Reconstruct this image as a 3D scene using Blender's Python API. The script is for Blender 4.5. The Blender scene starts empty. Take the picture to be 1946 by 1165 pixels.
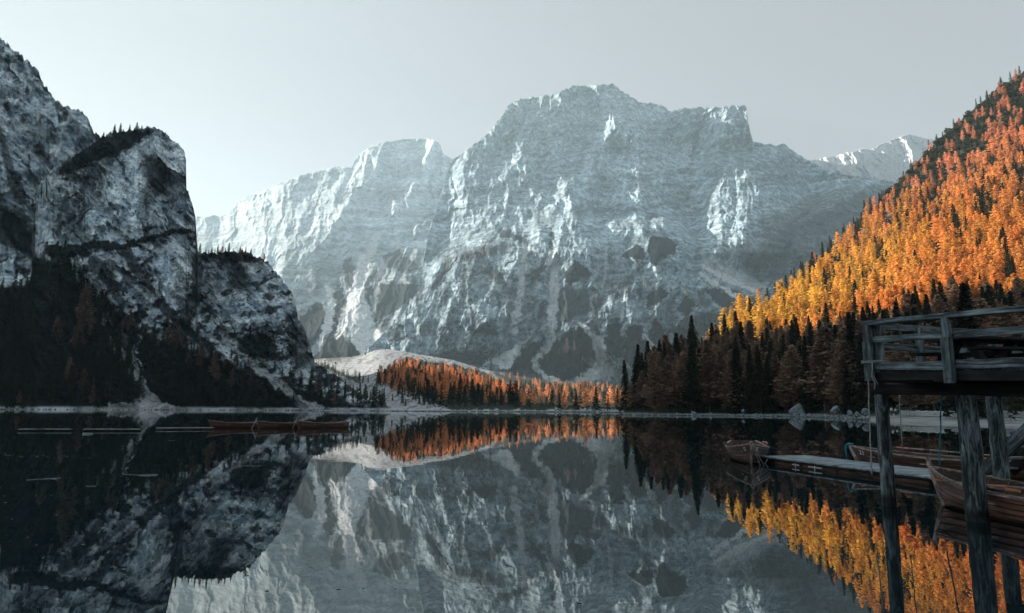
import bpy, bmesh, math, random
import numpy as np
from mathutils import Vector, Matrix, Euler

random.seed(7)
RNG = np.random.default_rng(11)
scene = bpy.context.scene
COL = scene.collection

# ------------------------------------------------------------------ camera
F_PX, CX, CY = 1297.0, 973.0, 582.5          # focal length in pixels of a 1946 x 1165 frame
CAM_H = 1.7
PITCH = math.atan((776.0 - CY) / F_PX)
ROLL = math.atan(9.0 / 1946.0)
cam_d = bpy.data.cameras.new('camera')
cam_d.sensor_width = 36.0
cam_d.lens = 36.0 * F_PX / 1946.0
cam_d.clip_start = 0.1
cam_d.clip_end = 30000.0
cam = bpy.data.objects.new('camera', cam_d)
COL.objects.link(cam)
CAM_M = Matrix.Rotation(math.pi / 2 + PITCH, 3, 'X') @ Matrix.Rotation(ROLL, 3, 'Z')
cam.rotation_euler = CAM_M.to_euler()
cam.location = (0, 0, CAM_H)
scene.camera = cam
CM = np.array(CAM_M)

# ------------------------------------------------------------------ light
SUN = Vector((-0.815, 0.435, 0.39)).normalized()          # towards the sun
EXPOSURE = 1.3
HAZE_D = 0.00007                                          # haze density per metre
world = bpy.data.worlds.new('World')
scene.world = world
world.use_nodes = True
wn = world.node_tree.nodes
wl = world.node_tree.links
wn.clear()
sky = wn.new('ShaderNodeTexSky')
sky.sky_type = 'NISHITA'
sky.sun_disc = False
sky.sun_elevation = math.asin(SUN.z)
sky.sun_rotation = math.atan2(SUN.x, SUN.y)
sky.altitude = 1500
sky.air_density = 1.0
sky.dust_density = 1.2
sky.ozone_density = 1.5
hsv = wn.new('ShaderNodeHueSaturation')
hsv.inputs['Hue'].default_value = 0.49
hsv.inputs['Saturation'].default_value = 0.46
hsv.inputs['Value'].default_value = 1.1
bg = wn.new('ShaderNodeBackground')
bg.inputs['Strength'].default_value = 0.15
wo = wn.new('ShaderNodeOutputWorld')
wl.new(sky.outputs[0], hsv.inputs['Color'])
gam = wn.new('ShaderNodeGamma'); gam.inputs['Gamma'].default_value = 0.31
wl.new(hsv.outputs[0], gam.inputs['Color'])
wl.new(gam.outputs[0], bg.inputs['Color'])
wl.new(bg.outputs[0], wo.inputs['Surface'])

sun_d = bpy.data.lights.new('sun', 'SUN')
sun_d.energy = 5.0
sun_d.angle = math.radians(0.5)
sun_d.color = (1.0, 0.88, 0.76)
sun = bpy.data.objects.new('sun', sun_d)
sun.rotation_euler = SUN.to_track_quat('Z', 'Y').to_euler()
COL.objects.link(sun)

scene.view_settings.view_transform = 'Standard'
scene.view_settings.look = 'None'
scene.view_settings.gamma = 1.0
scene.view_settings.use_curve_mapping = False
scene.view_settings.exposure = EXPOSURE
scene.render.engine = 'CYCLES'
cy = scene.cycles
cy.use_denoising = True
cy.max_bounces = 5
cy.diffuse_bounces = 2
cy.glossy_bounces = 2
cy.transmission_bounces = 2
cy.transparent_max_bounces = 4
cy.volume_bounces = 1
cy.sample_clamp_indirect = 4.0
cy.caustics_reflective = False
cy.caustics_refractive = False

# ------------------------------------------------------------------ pixel <-> place
def rays(u, v):
    u = np.asarray(u, float); v = np.asarray(v, float)
    x = (u - CX) / F_PX; y = (CY - v) / F_PX
    return np.stack([CM[i, 0] * x + CM[i, 1] * y - CM[i, 2] for i in range(3)], -1)

def at(u, v, Y):
    """The place that is seen at (u, v) at the depth Y."""
    d = rays(u, v)
    p = d / d[..., 1:2] * np.asarray(Y, float)[..., None]
    p[..., 2] += CAM_H
    return p

def on_z(u, v, z=0.0):
    d = rays(u, v)
    k = (z - CAM_H) / d[..., 2]
    p = d * k[..., None] if d.ndim > 1 else d * k
    p[..., 2] += CAM_H
    return p

def horizon(u):
    return 776.0 + (np.asarray(u, float) - 973.0) * 9.0 / 1946.0

def water_Y(u, v):
    return on_z(u, v, 0.0)[..., 1]

# ------------------------------------------------------------------ noise
def _hash(ix, iy, seed):
    h = (ix.astype(np.int64) * 374761393 + iy.astype(np.int64) * 668265263 + seed * 1442695041) & 0xffffffff
    h = ((h ^ (h >> 13)) * 1274126177) & 0xffffffff
    h = ((h ^ (h >> 16)) * 2246822519) & 0xffffffff
    return (h ^ (h >> 15)) & 0xffffffff

def perlin(x, y, seed=0):
    x0 = np.floor(x); y0 = np.floor(y)
    fx = x - x0; fy = y - y0
    sx = fx * fx * fx * (fx * (fx * 6 - 15) + 10); sy = fy * fy * fy * (fy * (fy * 6 - 15) + 10)
    def g(ox, oy):
        a = _hash(x0 + ox, y0 + oy, seed) / 4294967296.0 * 2 * np.pi
        return np.cos(a) * (fx - ox) + np.sin(a) * (fy - oy)
    a = g(0, 0) * (1 - sx) + g(1, 0) * sx
    b = g(0, 1) * (1 - sx) + g(1, 1) * sx
    return (a * (1 - sy) + b * sy) * 1.5

def fbm(x, y, octv=5, seed=0, gain=0.5):
    s = 0; a = 1.0; t = 0
    for i in range(octv):
        s = s + a * perlin(x * 2 ** i + 17.3 * i, y * 2 ** i - 9.1 * i, seed + i); t += a; a *= gain
    return s / t

def ridged(x, y, octv=5, seed=0, gain=0.5):
    s = 0; a = 1.0; t = 0; w = 1.0
    for i in range(octv):
        n = 1 - np.abs(perlin(x * 2 ** i + 5.7 * i, y * 2 ** i + 3.3 * i, seed + i)) * 1.7
        n = np.clip(n, 0, 1) ** 1.6
        s = s + a * n * w; t += a; a *= gain; w = np.clip(n * 1.4, 0.25, 1)
    return s / t

def facets(x, y, seed=0, wild=0.9):
    """Crags: each cell of a broken-up grid is a plane tilted its own way, so slopes meet in sharp edges."""
    x0 = np.floor(x); y0 = np.floor(y)
    best = np.full(x.shape, 1e9); out = np.zeros(x.shape)
    for ox in (-1, 0, 1):
        for oy in (-1, 0, 1):
            cx = x0 + ox; cy = y0 + oy
            a = _hash(cx, cy, seed) / 4294967296.0; b = _hash(cx, cy, seed + 1) / 4294967296.0
            c = _hash(cx, cy, seed + 2) / 4294967296.0 - 0.5; d = _hash(cx, cy, seed + 3) / 4294967296.0 - 0.5; h = _hash(cx, cy, seed + 4) / 4294967296.0 - 0.5
            dx = x - (cx + 0.5 + (a - 0.5) * wild); dy = y - (cy + 0.5 + (b - 0.5) * wild)
            q = dx * dx + dy * dy
            m = q < best
            best = np.where(m, q, best)
            out = np.where(m, c * dx * 2 + d * dy + h * 0.35, out)
    return out

def sstep(a, b, x):
    t = np.clip((x - a) / (b - a), 0, 1)
    return t * t * (3 - 2 * t)

def poly_in(P, poly):
    """Signed distance in pixels, positive inside the polygon."""
    poly = np.asarray(poly, float); n = len(poly)
    out = np.full(P.shape[0], -50.0)
    lo = poly.min(0) - 25; hi = poly.max(0) + 25
    m = (P[:, 0] > lo[0]) & (P[:, 0] < hi[0]) & (P[:, 1] > lo[1]) & (P[:, 1] < hi[1])
    Q = P[m]
    if not len(Q): return out
    d = np.full(len(Q), 1e9); ins = np.zeros(len(Q), bool)
    for i in range(n):
        a = poly[i]; b = poly[(i + 1) % n]; e = b - a
        w = Q - a
        k = np.clip((w @ e) / (e @ e + 1e-9), 0, 1)
        d = np.minimum(d, np.hypot(w[:, 0] - e[0] * k, w[:, 1] - e[1] * k))
        c = ((a[1] > Q[:, 1]) != (b[1] > Q[:, 1])) & (Q[:, 0] < (b[0] - a[0]) * (Q[:, 1] - a[1]) / (b[1] - a[1] + 1e-12) + a[0])
        ins ^= c
    out[m] = np.where(ins, d, -d)
    return out

def stroke(P, pts, w):
    """Signed distance to a stroke of half width w (a number, or one for each point), positive inside; and the distance to its line."""
    pts = np.asarray(pts, float)
    w = np.full(len(pts), float(w)) if np.isscalar(w) else np.asarray(w, float)
    out = np.full(P.shape[0], -80.0)
    lo = pts.min(0) - 90; hi = pts.max(0) + 90
    m = (P[:, 0] > lo[0]) & (P[:, 0] < hi[0]) & (P[:, 1] > lo[1]) & (P[:, 1] < hi[1])
    Q = P[m]
    if not len(Q): return out
    best = np.full(len(Q), -1e9)
    for i in range(len(pts) - 1):
        a = pts[i]; e = pts[i + 1] - a; q = Q - a
        k = np.clip((q @ e) / (e @ e + 1e-9), 0, 1)
        d = np.hypot(q[:, 0] - e[0] * k, q[:, 1] - e[1] * k)
        best = np.maximum(best, w[i] * (1 - k) + w[i + 1] * k - d)
    out[m] = best
    return out

# ------------------------------------------------------------------ materials
def new_mat(name, rough=0.9, spec=0.2):
    m = bpy.data.materials.new(name)
    m.use_nodes = True
    b = m.node_tree.nodes['Principled BSDF']
    b.inputs['Roughness'].default_value = rough
    b.inputs['Specular IOR Level'].default_value = spec
    return m, m.node_tree.nodes, m.node_tree.links, b

def mixc(n, l, fac, a, b, blend='MIX'):
    x = n.new('ShaderNodeMix'); x.data_type = 'RGBA'; x.blend_type = blend
    for s, v in ((x.inputs[0], fac), (x.inputs[6], a), (x.inputs[7], b)):
        if hasattr(v, 'links'): l.new(v, s)
        elif isinstance(v, (int, float)): s.default_value = v
        else: s.default_value = (*v[:3], 1)
    return x.outputs[2]

def noise_n(n, l, scale, detail=5, rough=0.6, vec=None, dist=0.0):
    x = n.new('ShaderNodeTexNoise')
    x.inputs['Scale'].default_value = scale; x.inputs['Detail'].default_value = detail
    x.inputs['Roughness'].default_value = rough; x.inputs['Distortion'].default_value = dist
    if vec is not None: l.new(vec, x.inputs['Vector'])
    return x.outputs['Fac']

def ramp(n, l, fac, stops):
    r = n.new('ShaderNodeValToRGB')
    e = r.color_ramp.elements
    e[0].position = stops[0][0]; e[0].color = (*stops[0][1], 1)
    e[1].position = stops[-1][0]; e[1].color = (*stops[-1][1], 1)
    for p, c in stops[1:-1]:
        k = e.new(p); k.color = (*c, 1)
    l.new(fac, r.inputs[0])
    return r.outputs[0]

def mapping(n, l, vec, scale=(1, 1, 1), rot=(0, 0, 0)):
    m = n.new('ShaderNodeMapping')
    m.inputs['Scale'].default_value = scale
    m.inputs['Rotation'].default_value = rot
    l.new(vec, m.inputs['Vector'])
    return m.outputs[0]

def land_mat(name, px_m, rock=(0.20, 0.235, 0.255), rock2=(0.40, 0.43, 0.44), veg=(0.018, 0.028, 0.026), scree=(0.52, 0.52, 0.51), strata=0.5, bump=0.6, vrot=0.0, lo=0.35, wide=1.0):
    """px_m: how many metres one pixel of the photograph spans at this distance, which sets the grain of the rock."""
    m, n, l, b = new_mat(name, 0.95, 0.1)
    geo = n.new('ShaderNodeNewGeometry').outputs['Position']
    at_ = n.new('ShaderNodeAttribute'); at_.attribute_name = 'mask'
    sep = n.new('ShaderNodeSeparateColor'); l.new(at_.outputs['Color'], sep.inputs[0])
    s = 1.0 / px_m
    fine = noise_n(n, l, s / 14, 8, 0.74, mapping(n, l, geo, (1.0, 0.3, 0.75)), 0.25)
    band = noise_n(n, l, s / 30, 7, 0.7, mapping(n, l, geo, (0.16, 0.16, 3.0), (0.10 + vrot, 0.10, 0)), 0.15)
    mid = n.new('ShaderNodeMath'); mid.operation = 'MULTIPLY_ADD'
    l.new(band, mid.inputs[0]); mid.inputs[1].default_value = strata
    q = n.new('ShaderNodeMath'); q.operation = 'MULTIPLY'; l.new(fine, q.inputs[0]); q.inputs[1].default_value = 1 - strata
    l.new(q.outputs[0], mid.inputs[2])
    c = ramp(n, l, mid.outputs[0], [(0.5 - 0.10 * wide, tuple(x * lo for x in rock)), (0.5 - 0.03 * wide, rock), (0.5 + 0.04 * wide, rock2), (0.5 + 0.12 * wide, tuple(min(1, x * 1.25) for x in rock2))])
    stain = noise_n(n, l, s / 20, 6, 0.7, mapping(n, l, geo, (1.6, 1.6, 0.28), (0, 0.25 * vrot, 0)), 0.5)
    c = mixc(n, l, 1.0, c, ramp(n, l, stain, [(0.36, (0.50, 0.54, 0.57)), (0.50, (1, 1, 1)), (0.66, (1.25, 1.22, 1.2))]), 'MULTIPLY')
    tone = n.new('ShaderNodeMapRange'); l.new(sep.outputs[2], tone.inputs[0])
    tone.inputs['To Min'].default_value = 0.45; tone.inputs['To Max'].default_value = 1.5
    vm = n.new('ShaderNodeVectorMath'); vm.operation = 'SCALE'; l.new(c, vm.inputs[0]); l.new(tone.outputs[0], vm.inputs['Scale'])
    sc = ramp(n, l, noise_n(n, l, s / 9, 9, 0.78, mapping(n, l, geo, (1, 0.45, 1.6)), 0.7), [(0.36, tuple(x * 0.3 for x in scree)), (0.46, tuple(x * 0.75 for x in scree)), (0.6, scree), (0.75, tuple(min(0.8, x * 1.2) for x in scree))])
    c = mixc(n, l, sep.outputs[1], vm.outputs[0], sc)
    vg = ramp(n, l, noise_n(n, l, s / 5, 5, 0.7, geo), [(0.35, tuple(x * 0.5 for x in veg)), (0.65, tuple(x * 1.7 for x in veg))])
    c = mixc(n, l, sep.outputs[0], c, vg)
    l.new(c, b.inputs['Base Color'])
    bp = n.new('ShaderNodeBump'); bp.inputs['Strength'].default_value = bump
    bp.inputs['Distance'].default_value = px_m * 6
    l.new(mid.outputs[0], bp.inputs['Height']); l.new(bp.outputs[0], b.inputs['Normal'])
    return m

# ------------------------------------------------------------------ mesh helpers
def mesh_obj(name, V, Fq, mat=None, parent=None, smooth=False, attrs=None):
    me = bpy.data.meshes.new(name)
    V = np.asarray(V, np.float32); Fq = np.asarray(Fq, np.int32)
    k = Fq.shape[1]
    me.vertices.add(len(V)); me.vertices.foreach_set('co', V.ravel())
    me.loops.add(Fq.size); me.loops.foreach_set('vertex_index', Fq.ravel())
    me.polygons.add(len(Fq)); me.polygons.foreach_set('loop_start', np.arange(0, Fq.size, k, dtype=np.int32))
    if smooth: me.polygons.foreach_set('use_smooth', np.ones(len(Fq), bool))
    me.update(calc_edges=True)
    for an, arr in (attrs or {}).items():
        a = me.attributes.new(an, 'FLOAT_COLOR', 'POINT')
        a.data.foreach_set('color', np.asarray(arr, np.float32).ravel())
    if mat: me.materials.append(mat)
    o = bpy.data.objects.new(name, me); COL.objects.link(o)
    if parent: o.parent = parent
    return o

def tag(o, label=None, cat=None, group=None, kind=None):
    if label: o['label'] = label
    if cat: o['category'] = cat
    if group: o['group'] = group
    if kind: o['kind'] = kind
    return o

def empty(name, loc=(0, 0, 0), rz=0.0):
    o = bpy.data.objects.new(name, None); COL.objects.link(o)
    o.location = loc; o.rotation_euler = (0, 0, rz); o.empty_display_size = 0.3
    return o

class Layer: pass

def polyf(pts):
    p = np.asarray(pts, float)
    return lambda u: np.interp(u, p[:, 0], p[:, 1])

def build_layer(name, mat, u0, u1, nu, nv, top, bot, depth, relief, masks, jag=2.0, jagf=12.0, back=200.0, drop=0.9, nback=6, seed=1, tpow=1.0, edge=None):
    """A slope as one sheet: columns run along the photograph's width, rows climb from the foot (bot) to the crest (top), every vertex stands
    at its own distance depth(u, v, t) less the relief, and behind the crest the unseen ground falls away, or rises where drop is negative."""
    U = np.linspace(u0, u1, nu)
    tf, bf = polyf(top), polyf(bot)
    tv = tf(U) + jag * (fbm(U / jagf, U * 0 + seed + 0.37, 5, seed, 0.65) * 2.2 + facets(U / 7, U * 0 + seed + 0.5, seed + 3) * 2.4)
    bv = bf(U)
    T = np.linspace(0, 1, nv) ** tpow
    UU = np.repeat(U[None, :], nv, 0)
    TT = np.repeat(T[:, None], nu, 1)
    VV = bv[None, :] + (tv - bv)[None, :] * TT
    u = UU.ravel(); v = VV.ravel(); t = TT.ravel()
    Y = depth(u, v, t)
    ppm = Y / F_PX
    R = relief(u, v, t)
    Y = Y - R * ppm
    if edge: Y = Y + edge(u, v, t)
    P = at(u, v, Y)
    M = masks(u, v, t, P)
    P = P.reshape(nv, nu, 3)
    rows = [P]
    topP = P[-1]
    for k in range(1, nback + 1):
        s = k / nback
        Yk = topP[:, 1] + back * s * (1 + 0.2 * fbm(U / 60, U * 0 + k * 3.1, 3, seed + 9))
        q = topP.copy()
        q[:, 0] = topP[:, 0] / topP[:, 1] * Yk
        q[:, 1] = Yk
        q[:, 2] = topP[:, 2] * (1 - (drop(U) if callable(drop) else drop) * s ** 1.2) + (0 if k == nback else 1) * back * 0.02 * fbm(U / 40, U * 0 + k * 1.7, 4, seed + 5)
        q[:, 2] = np.minimum(q[:, 2], topP[:, 2] * (Yk / topP[:, 1]) * 0.985)
        rows.append(q[None])
    G = np.concatenate(rows, 0)
    nr = G.shape[0]
    MM = np.concatenate([M.reshape(nv, nu, 4), np.repeat(M.reshape(nv, nu, 4)[-1:], nback, 0)], 0)
    i = np.arange(nr - 1)[:, None] * nu + np.arange(nu - 1)[None, :]
    Fq = np.stack([i, i + 1, i + nu + 1, i + nu], -1).reshape(-1, 4)
    o = mesh_obj(name, G.reshape(-1, 3), Fq, mat, smooth=True, attrs={'mask': MM.reshape(-1, 4)})
    tag(o, kind='structure')
    L = Layer(); L.o = o; L.U = U; L.T = T; L.tv = tv; L.bv = bv; L.P = P; L.M = M.reshape(nv, nu, 4); L.nu = nu; L.nv = nv
    return L

def sample(L, u, v):
    """The place on a slope that is seen at (u, v), or None outside it."""
    x = (u - L.U[0]) / (L.U[1] - L.U[0])
    if x < 0 or x > L.nu - 1.001: return None
    i = int(x); fx = x - i
    tv = L.tv[i] * (1 - fx) + L.tv[i + 1] * fx; bv = L.bv[i] * (1 - fx) + L.bv[i + 1] * fx
    if abs(bv - tv) < 0.5: return None
    t = (bv - v) / (bv - tv)
    if t < 0 or t > 1: return None
    j = min(int(np.searchsorted(L.T, t, 'right')) - 1, L.nv - 2)
    fy = (t - L.T[j]) / (L.T[j + 1] - L.T[j])
    P = (L.P[j, i] * (1 - fx) + L.P[j, i + 1] * fx) * (1 - fy) + (L.P[j + 1, i] * (1 - fx) + L.P[j + 1, i + 1] * fx) * fy
    return P, L.M[j, i], t

def masks_from(vegs, screes, tones, warp=5.0, seed=3, soft=2.2):
    """Ground cover from shapes: dark shrub patches, pale scree, lighter or darker rock, their edges broken up by noise."""
    def f(u, v):
        du = warp * fbm(u / 16, v / 16, 4, seed, 0.6) * 2; dv = warp * fbm(u / 16, v / 16, 4, seed + 7, 0.6) * 2
        P = np.stack([u + du, v + dv], -1)
        rag = fbm(u / 5, v / 4, 4, seed + 3, 0.7)
        out = []
        for lst in (vegs, screes, tones):
            m = np.zeros(len(u))
            for it in lst:
                kind, pts, w, s = it
                d = poly_in(P, pts) if kind == 'p' else stroke(P, pts, w)
                sw = w if kind == 'p' and w else soft
                x = sstep(-sw, sw, d + rag * (5 if kind == 'p' else 2.5)) * abs(s)
                if lst is tones: m = m + x * np.sign(s)
                else: m = np.maximum(m, x)
            out.append(m)
        return out
    return f

# ------------------------------------------------------------------ mountains
def ridges(u, v, items):
    P = np.stack([u, v], -1); r = np.zeros(len(u))
    for pts, w, a in items:
        d = -stroke(P, pts, 0.0)
        r += a * np.clip(1 - d / w, 0, 1) ** 1.15
    return r

def rock_relief(seed, amp=1.0, strata=1.0, flute=1.0, slant=0.0, big=1.0):
    def f(u, v):
        w1 = 14 * fbm(u / 70, v / 70, 3, seed + 40)
        uu = u + slant * v + w1; vv = v + 10 * fbm(u / 60, v / 60, 3, seed + 50)
        r = 52 * big * (ridged(uu / 120, vv / 230, 3, seed) - 0.5)
        qx = uu + 9 * fbm(u / 18, v / 18, 3, seed + 70); qy = vv + 9 * fbm(u / 18, v / 18, 3, seed + 75)
        r += 24 * amp * facets(qx / 56, qy / 100, seed + 80)
        r += 7 * amp * facets(qx / 19, qy / 34, seed + 90)
        r += 9 * flute * (ridged(qx / 17, qy / 60, 4, seed + 15, 0.6) - 0.5)
        r += 2.5 * amp * facets((qx + 0.3 * qy) / 8, qy / 9, seed + 95)
        r += 20 * flute * (ridged(uu / 42, vv / 105, 4, seed + 11) - 0.5)
        r += 4.5 * amp * (ridged(uu / 22, vv / 24, 5, seed + 21, 0.65) - 0.5)
        sv = (v + 0.10 * u + 22 * fbm(u / 150, v / 90, 4, seed + 31))
        r += 2.1 * strata * (perlin(u / 330, sv / 15, seed + 33) + 0.8 * perlin(u / 260, sv / 7.5, seed + 34) + 0.5 * perlin(u / 190, sv / 3.8, seed + 36)) * (0.4 + 0.9 * sstep(-0.2, 0.3, fbm(u / 110, v / 80, 3, seed + 35)))
        r += 1.3 * strata * np.abs((sv / 13) % 1 - 0.5)
        r += 2.0 * amp * fbm(u / 5, v / 4, 3, seed + 61, 0.7)
        return r
    return f

def tone_noise(u, v, seed):
    return 0.5 + 0.8 * fbm(u / 60, v / 45, 5, seed, 0.62) + 0.4 * fbm((u + v) / 14, (v - 0.4 * u) / 60, 4, seed + 4)

def beds(u, v, seed, bend=22):
    """Beds of lighter and darker rock lying one on another, and stains running down the gullies."""
    sv = v + 0.10 * u + bend * fbm(u / 150, v / 90, 4, seed + 31)
    a = perlin(u / 330, sv / 13, seed + 60) + 0.9 * perlin(u / 260, sv / 6.5, seed + 61) + 0.7 * perlin(u / 150, sv / 3.2, seed + 62)
    w = u + 12 * fbm(u / 50, v / 60, 4, seed + 63)
    g = ridged((w + 0.12 * v) / 34, v / 150, 4, seed + 64, 0.6) - 0.45
    return 0.26 * a, 0.5 * g

def cracks(u, v, seed, slant, s=34):
    x = (u - slant * v) / s + 0.5 * fbm(u / 30, v / 30, 4, seed); y = (v + 0.5 * slant * u) / (s * 3.2)
    a = np.abs(fbm(x, y, 3, seed + 1, 0.6)); b_ = np.abs(fbm(x * 2.1, y * 2.4, 3, seed + 2, 0.6))
    return -0.55 * sstep(0.035, 0.0, a) - 0.35 * sstep(0.04, 0.0, b_)

def finish(m, tone):
    return np.stack([np.clip(m[0], 0, 1), np.clip(m[1], 0, 1), np.clip(tone + m[2], 0, 1), np.ones(len(tone))], -1)

MT_FAR = land_mat('far_rock', 1.9, rock=(0.34, 0.43, 0.475), rock2=(0.50, 0.595, 0.63), scree=(0.70, 0.75, 0.77), veg=(0.003, 0.010, 0.014), bump=0.4, lo=0.7, wide=1.5)  # pale and low in contrast: part of the haze is put into the colour
MT_MAIN = land_mat('main_rock', 1.8, rock=(0.16, 0.24, 0.285), rock2=(0.43, 0.56, 0.62), veg=(0.003, 0.009, 0.013), scree=(0.66, 0.72, 0.74), strata=0.3, bump=0.8, lo=0.5, wide=1.5)
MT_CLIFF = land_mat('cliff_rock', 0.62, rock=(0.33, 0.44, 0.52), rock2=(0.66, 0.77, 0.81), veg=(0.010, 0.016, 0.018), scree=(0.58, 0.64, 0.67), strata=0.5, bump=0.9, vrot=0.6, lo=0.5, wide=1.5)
MT_LAND = land_mat('valley_ground', 0.55, rock=(0.16, 0.15, 0.12), rock2=(0.3, 0.29, 0.25), veg=(0.022, 0.032, 0.021), scree=(0.46, 0.49, 0.52), strata=0.2, bump=0.5)
MT_HILL = land_mat('forest_floor', 0.30, rock=(0.16, 0.17, 0.165), rock2=(0.36, 0.37, 0.37), veg=(0.030, 0.034, 0.024), scree=(0.36, 0.39, 0.40), strata=0.2, bump=0.8)

# --- the long far mountain (behind the main one, in the haze)
A_TOP = [(300, 440), (362, 425), (372, 412), (432, 410), (445, 392), (462, 376), (500, 364), (540, 345), (580, 330), (640, 317), (668, 318), (678, 298), (704, 278), (735, 270),
         (755, 266), (772, 263), (822, 264), (836, 273), (842, 292), (856, 300), (900, 330), (960, 360), (1000, 380)]
A_BOT = [(300, 760), (1000, 760)]
a_rel = rock_relief(101, 0.7, 0.6, 1.1, 0.25, 0.9)
FAR = 1.38                                                # how much farther than first guessed the far mountains stand
def A_depth(u, v, t):
    return FAR * (np.interp(v, [260, 320, 430, 560, 640, 700], [3300, 2950, 2350, 1750, 1450, 1280]) + 500 * sstep(560, 400, u) * sstep(520, 400, v))
def A_relief(u, v, t):
    r = a_rel(u, v) * 0.9
    r += ridges(u, v, [([(700, 282), (690, 340), (640, 420), (560, 470), (530, 540)], 70, 34), ([(835, 275), (800, 380), (790, 450)], 50, 22),
                       ([(856, 300), (835, 380), (800, 450), (740, 470), (700, 540), (690, 620)], 36, -26), ([(545, 425), (600, 400), (640, 366), (700, 400)], 26, 15),
                       ([(640, 365), (655, 440), (665, 520)], 30, 16), ([(690, 480), (640, 560), (620, 640)], 40, -18), ([(755, 470), (790, 520), (760, 600)], 60, 20)])
    return r
a_m = masks_from([
    ('p', [(566, 610), (604, 572), (618, 590), (622, 608), (611, 633), (590, 662), (560, 680)], 0, 1), ('p', [(640, 550), (654, 554), (658, 576), (647, 604), (636, 619), (629, 572)], 0, 1),
    ('p', [(697, 547), (737, 536), (798, 540), (798, 558), (766, 583), (737, 601), (712, 612), (694, 615), (697, 572)], 0, 1), ('p', [(615, 651), (636, 615), (658, 644), (683, 633), (704, 655), (690, 674), (640, 690), (590, 690), (600, 672)], 0, 1),
    ('p', [(729, 484), (756, 476), (798, 504), (774, 517), (731, 508)], 0, 0.85), ('p', [(700, 524), (717, 515), (724, 531), (708, 540)], 0, 0.85), ('p', [(652, 497), (666, 488), (675, 515), (666, 549), (655, 529)], 0, 0.85),
    ('p', [(770, 527), (780, 522), (797, 530), (790, 540)], 0, 0.8), ('p', [(578, 600), (584, 592), (588, 600), (580, 610)], 0, 0.8), ('p', [(640, 540), (650, 548), (660, 575), (655, 575)], 0, 0.9),
    ('p', [(700, 608), (740, 600), (740, 625), (715, 640), (700, 628)], 0, 0.6)],
    [('s', [(688, 490), (682, 540), (676, 590), (690, 635), (708, 668)], [9, 13, 19, 25, 22], 1), ('s', [(622, 545), (630, 580), (622, 622), (610, 648)], [4, 8, 9, 6], 1), ('s', [(668, 600), (650, 620), (640, 640)], [8, 7, 4], 0.9), ('s', [(716, 450), (702, 480), (690, 520)], 8, 0.7),
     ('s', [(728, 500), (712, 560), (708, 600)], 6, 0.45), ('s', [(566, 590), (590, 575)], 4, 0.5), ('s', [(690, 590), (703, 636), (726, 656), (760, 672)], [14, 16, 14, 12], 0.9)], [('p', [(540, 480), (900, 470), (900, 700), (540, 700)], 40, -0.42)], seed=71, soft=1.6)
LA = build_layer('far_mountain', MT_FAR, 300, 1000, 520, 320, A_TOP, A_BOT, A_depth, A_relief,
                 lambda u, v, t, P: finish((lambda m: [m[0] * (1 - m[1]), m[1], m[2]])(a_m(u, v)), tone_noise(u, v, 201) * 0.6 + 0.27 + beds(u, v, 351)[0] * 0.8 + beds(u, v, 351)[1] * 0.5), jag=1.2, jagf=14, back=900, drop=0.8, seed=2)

# --- the main mountain with its buttress
B_TOP = [(690, 668), (710, 652), (735, 628), (765, 600), (785, 572), (797, 535), (806, 490), (816, 440), (830, 395), (845, 345), (857, 305), (866, 300), (900, 275), (930, 250), (950, 225),
         (968, 197), (985, 190), (1030, 183), (1060, 176), (1085, 165), (1115, 163), (1165, 160), (1180, 173), (1200, 184), (1216, 195), (1235, 195), (1262, 202), (1276, 213), (1296, 206),
         (1340, 205), (1380, 202), (1412, 200), (1419, 203), (1421, 225), (1426, 252), (1431, 268), (1455, 274), (1475, 277), (1482, 274), (1493, 273), (1507, 287), (1523, 295), (1530, 303),
         (1560, 318), (1600, 330), (1640, 338), (1700, 345), (1900, 350)]
B_BOT = [(690, 690), (740, 700), (800, 740), (860, 765), (1900, 770)]
b_rel = rock_relief(131, 0.9, 1.0, 1.35, 0.12, 1.25)
b_low = rock_relief(141, 0.9, 0.5, 1.5, 0.18, 0.7)
def B_depth(u, v, t):
    Y = np.interp(v, [160, 200, 275, 300, 400, 480, 600, 720, 760], [2900, 2780, 2500, 2400, 1960, 1600, 1330, 1170, 1120])
    Y = Y + 260 * sstep(1420, 1560, u) * sstep(620, 420, v)
    d = np.hypot((u - 1440) / 110, (v - 520) / 60)
    Y = Y + 240 * np.clip(1 - d, 0, 1)
    Y = Y + 160 * sstep(900, 830, u) * sstep(560, 430, v)
    ledge = np.interp(u, [780, 830, 870, 920, 990, 1050, 1120, 1200, 1260, 1330], [540, 502, 486, 470, 446, 424, 428, 436, 430, 470])
    k = sstep(760, 860, u) * sstep(1400, 1300, u)
    Y = Y + 190 * k * sstep(6, -34, v - ledge) - 70 * k * sstep(-10, 60, v - ledge) * sstep(720, 600, v)
    return Y * FAR
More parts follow.
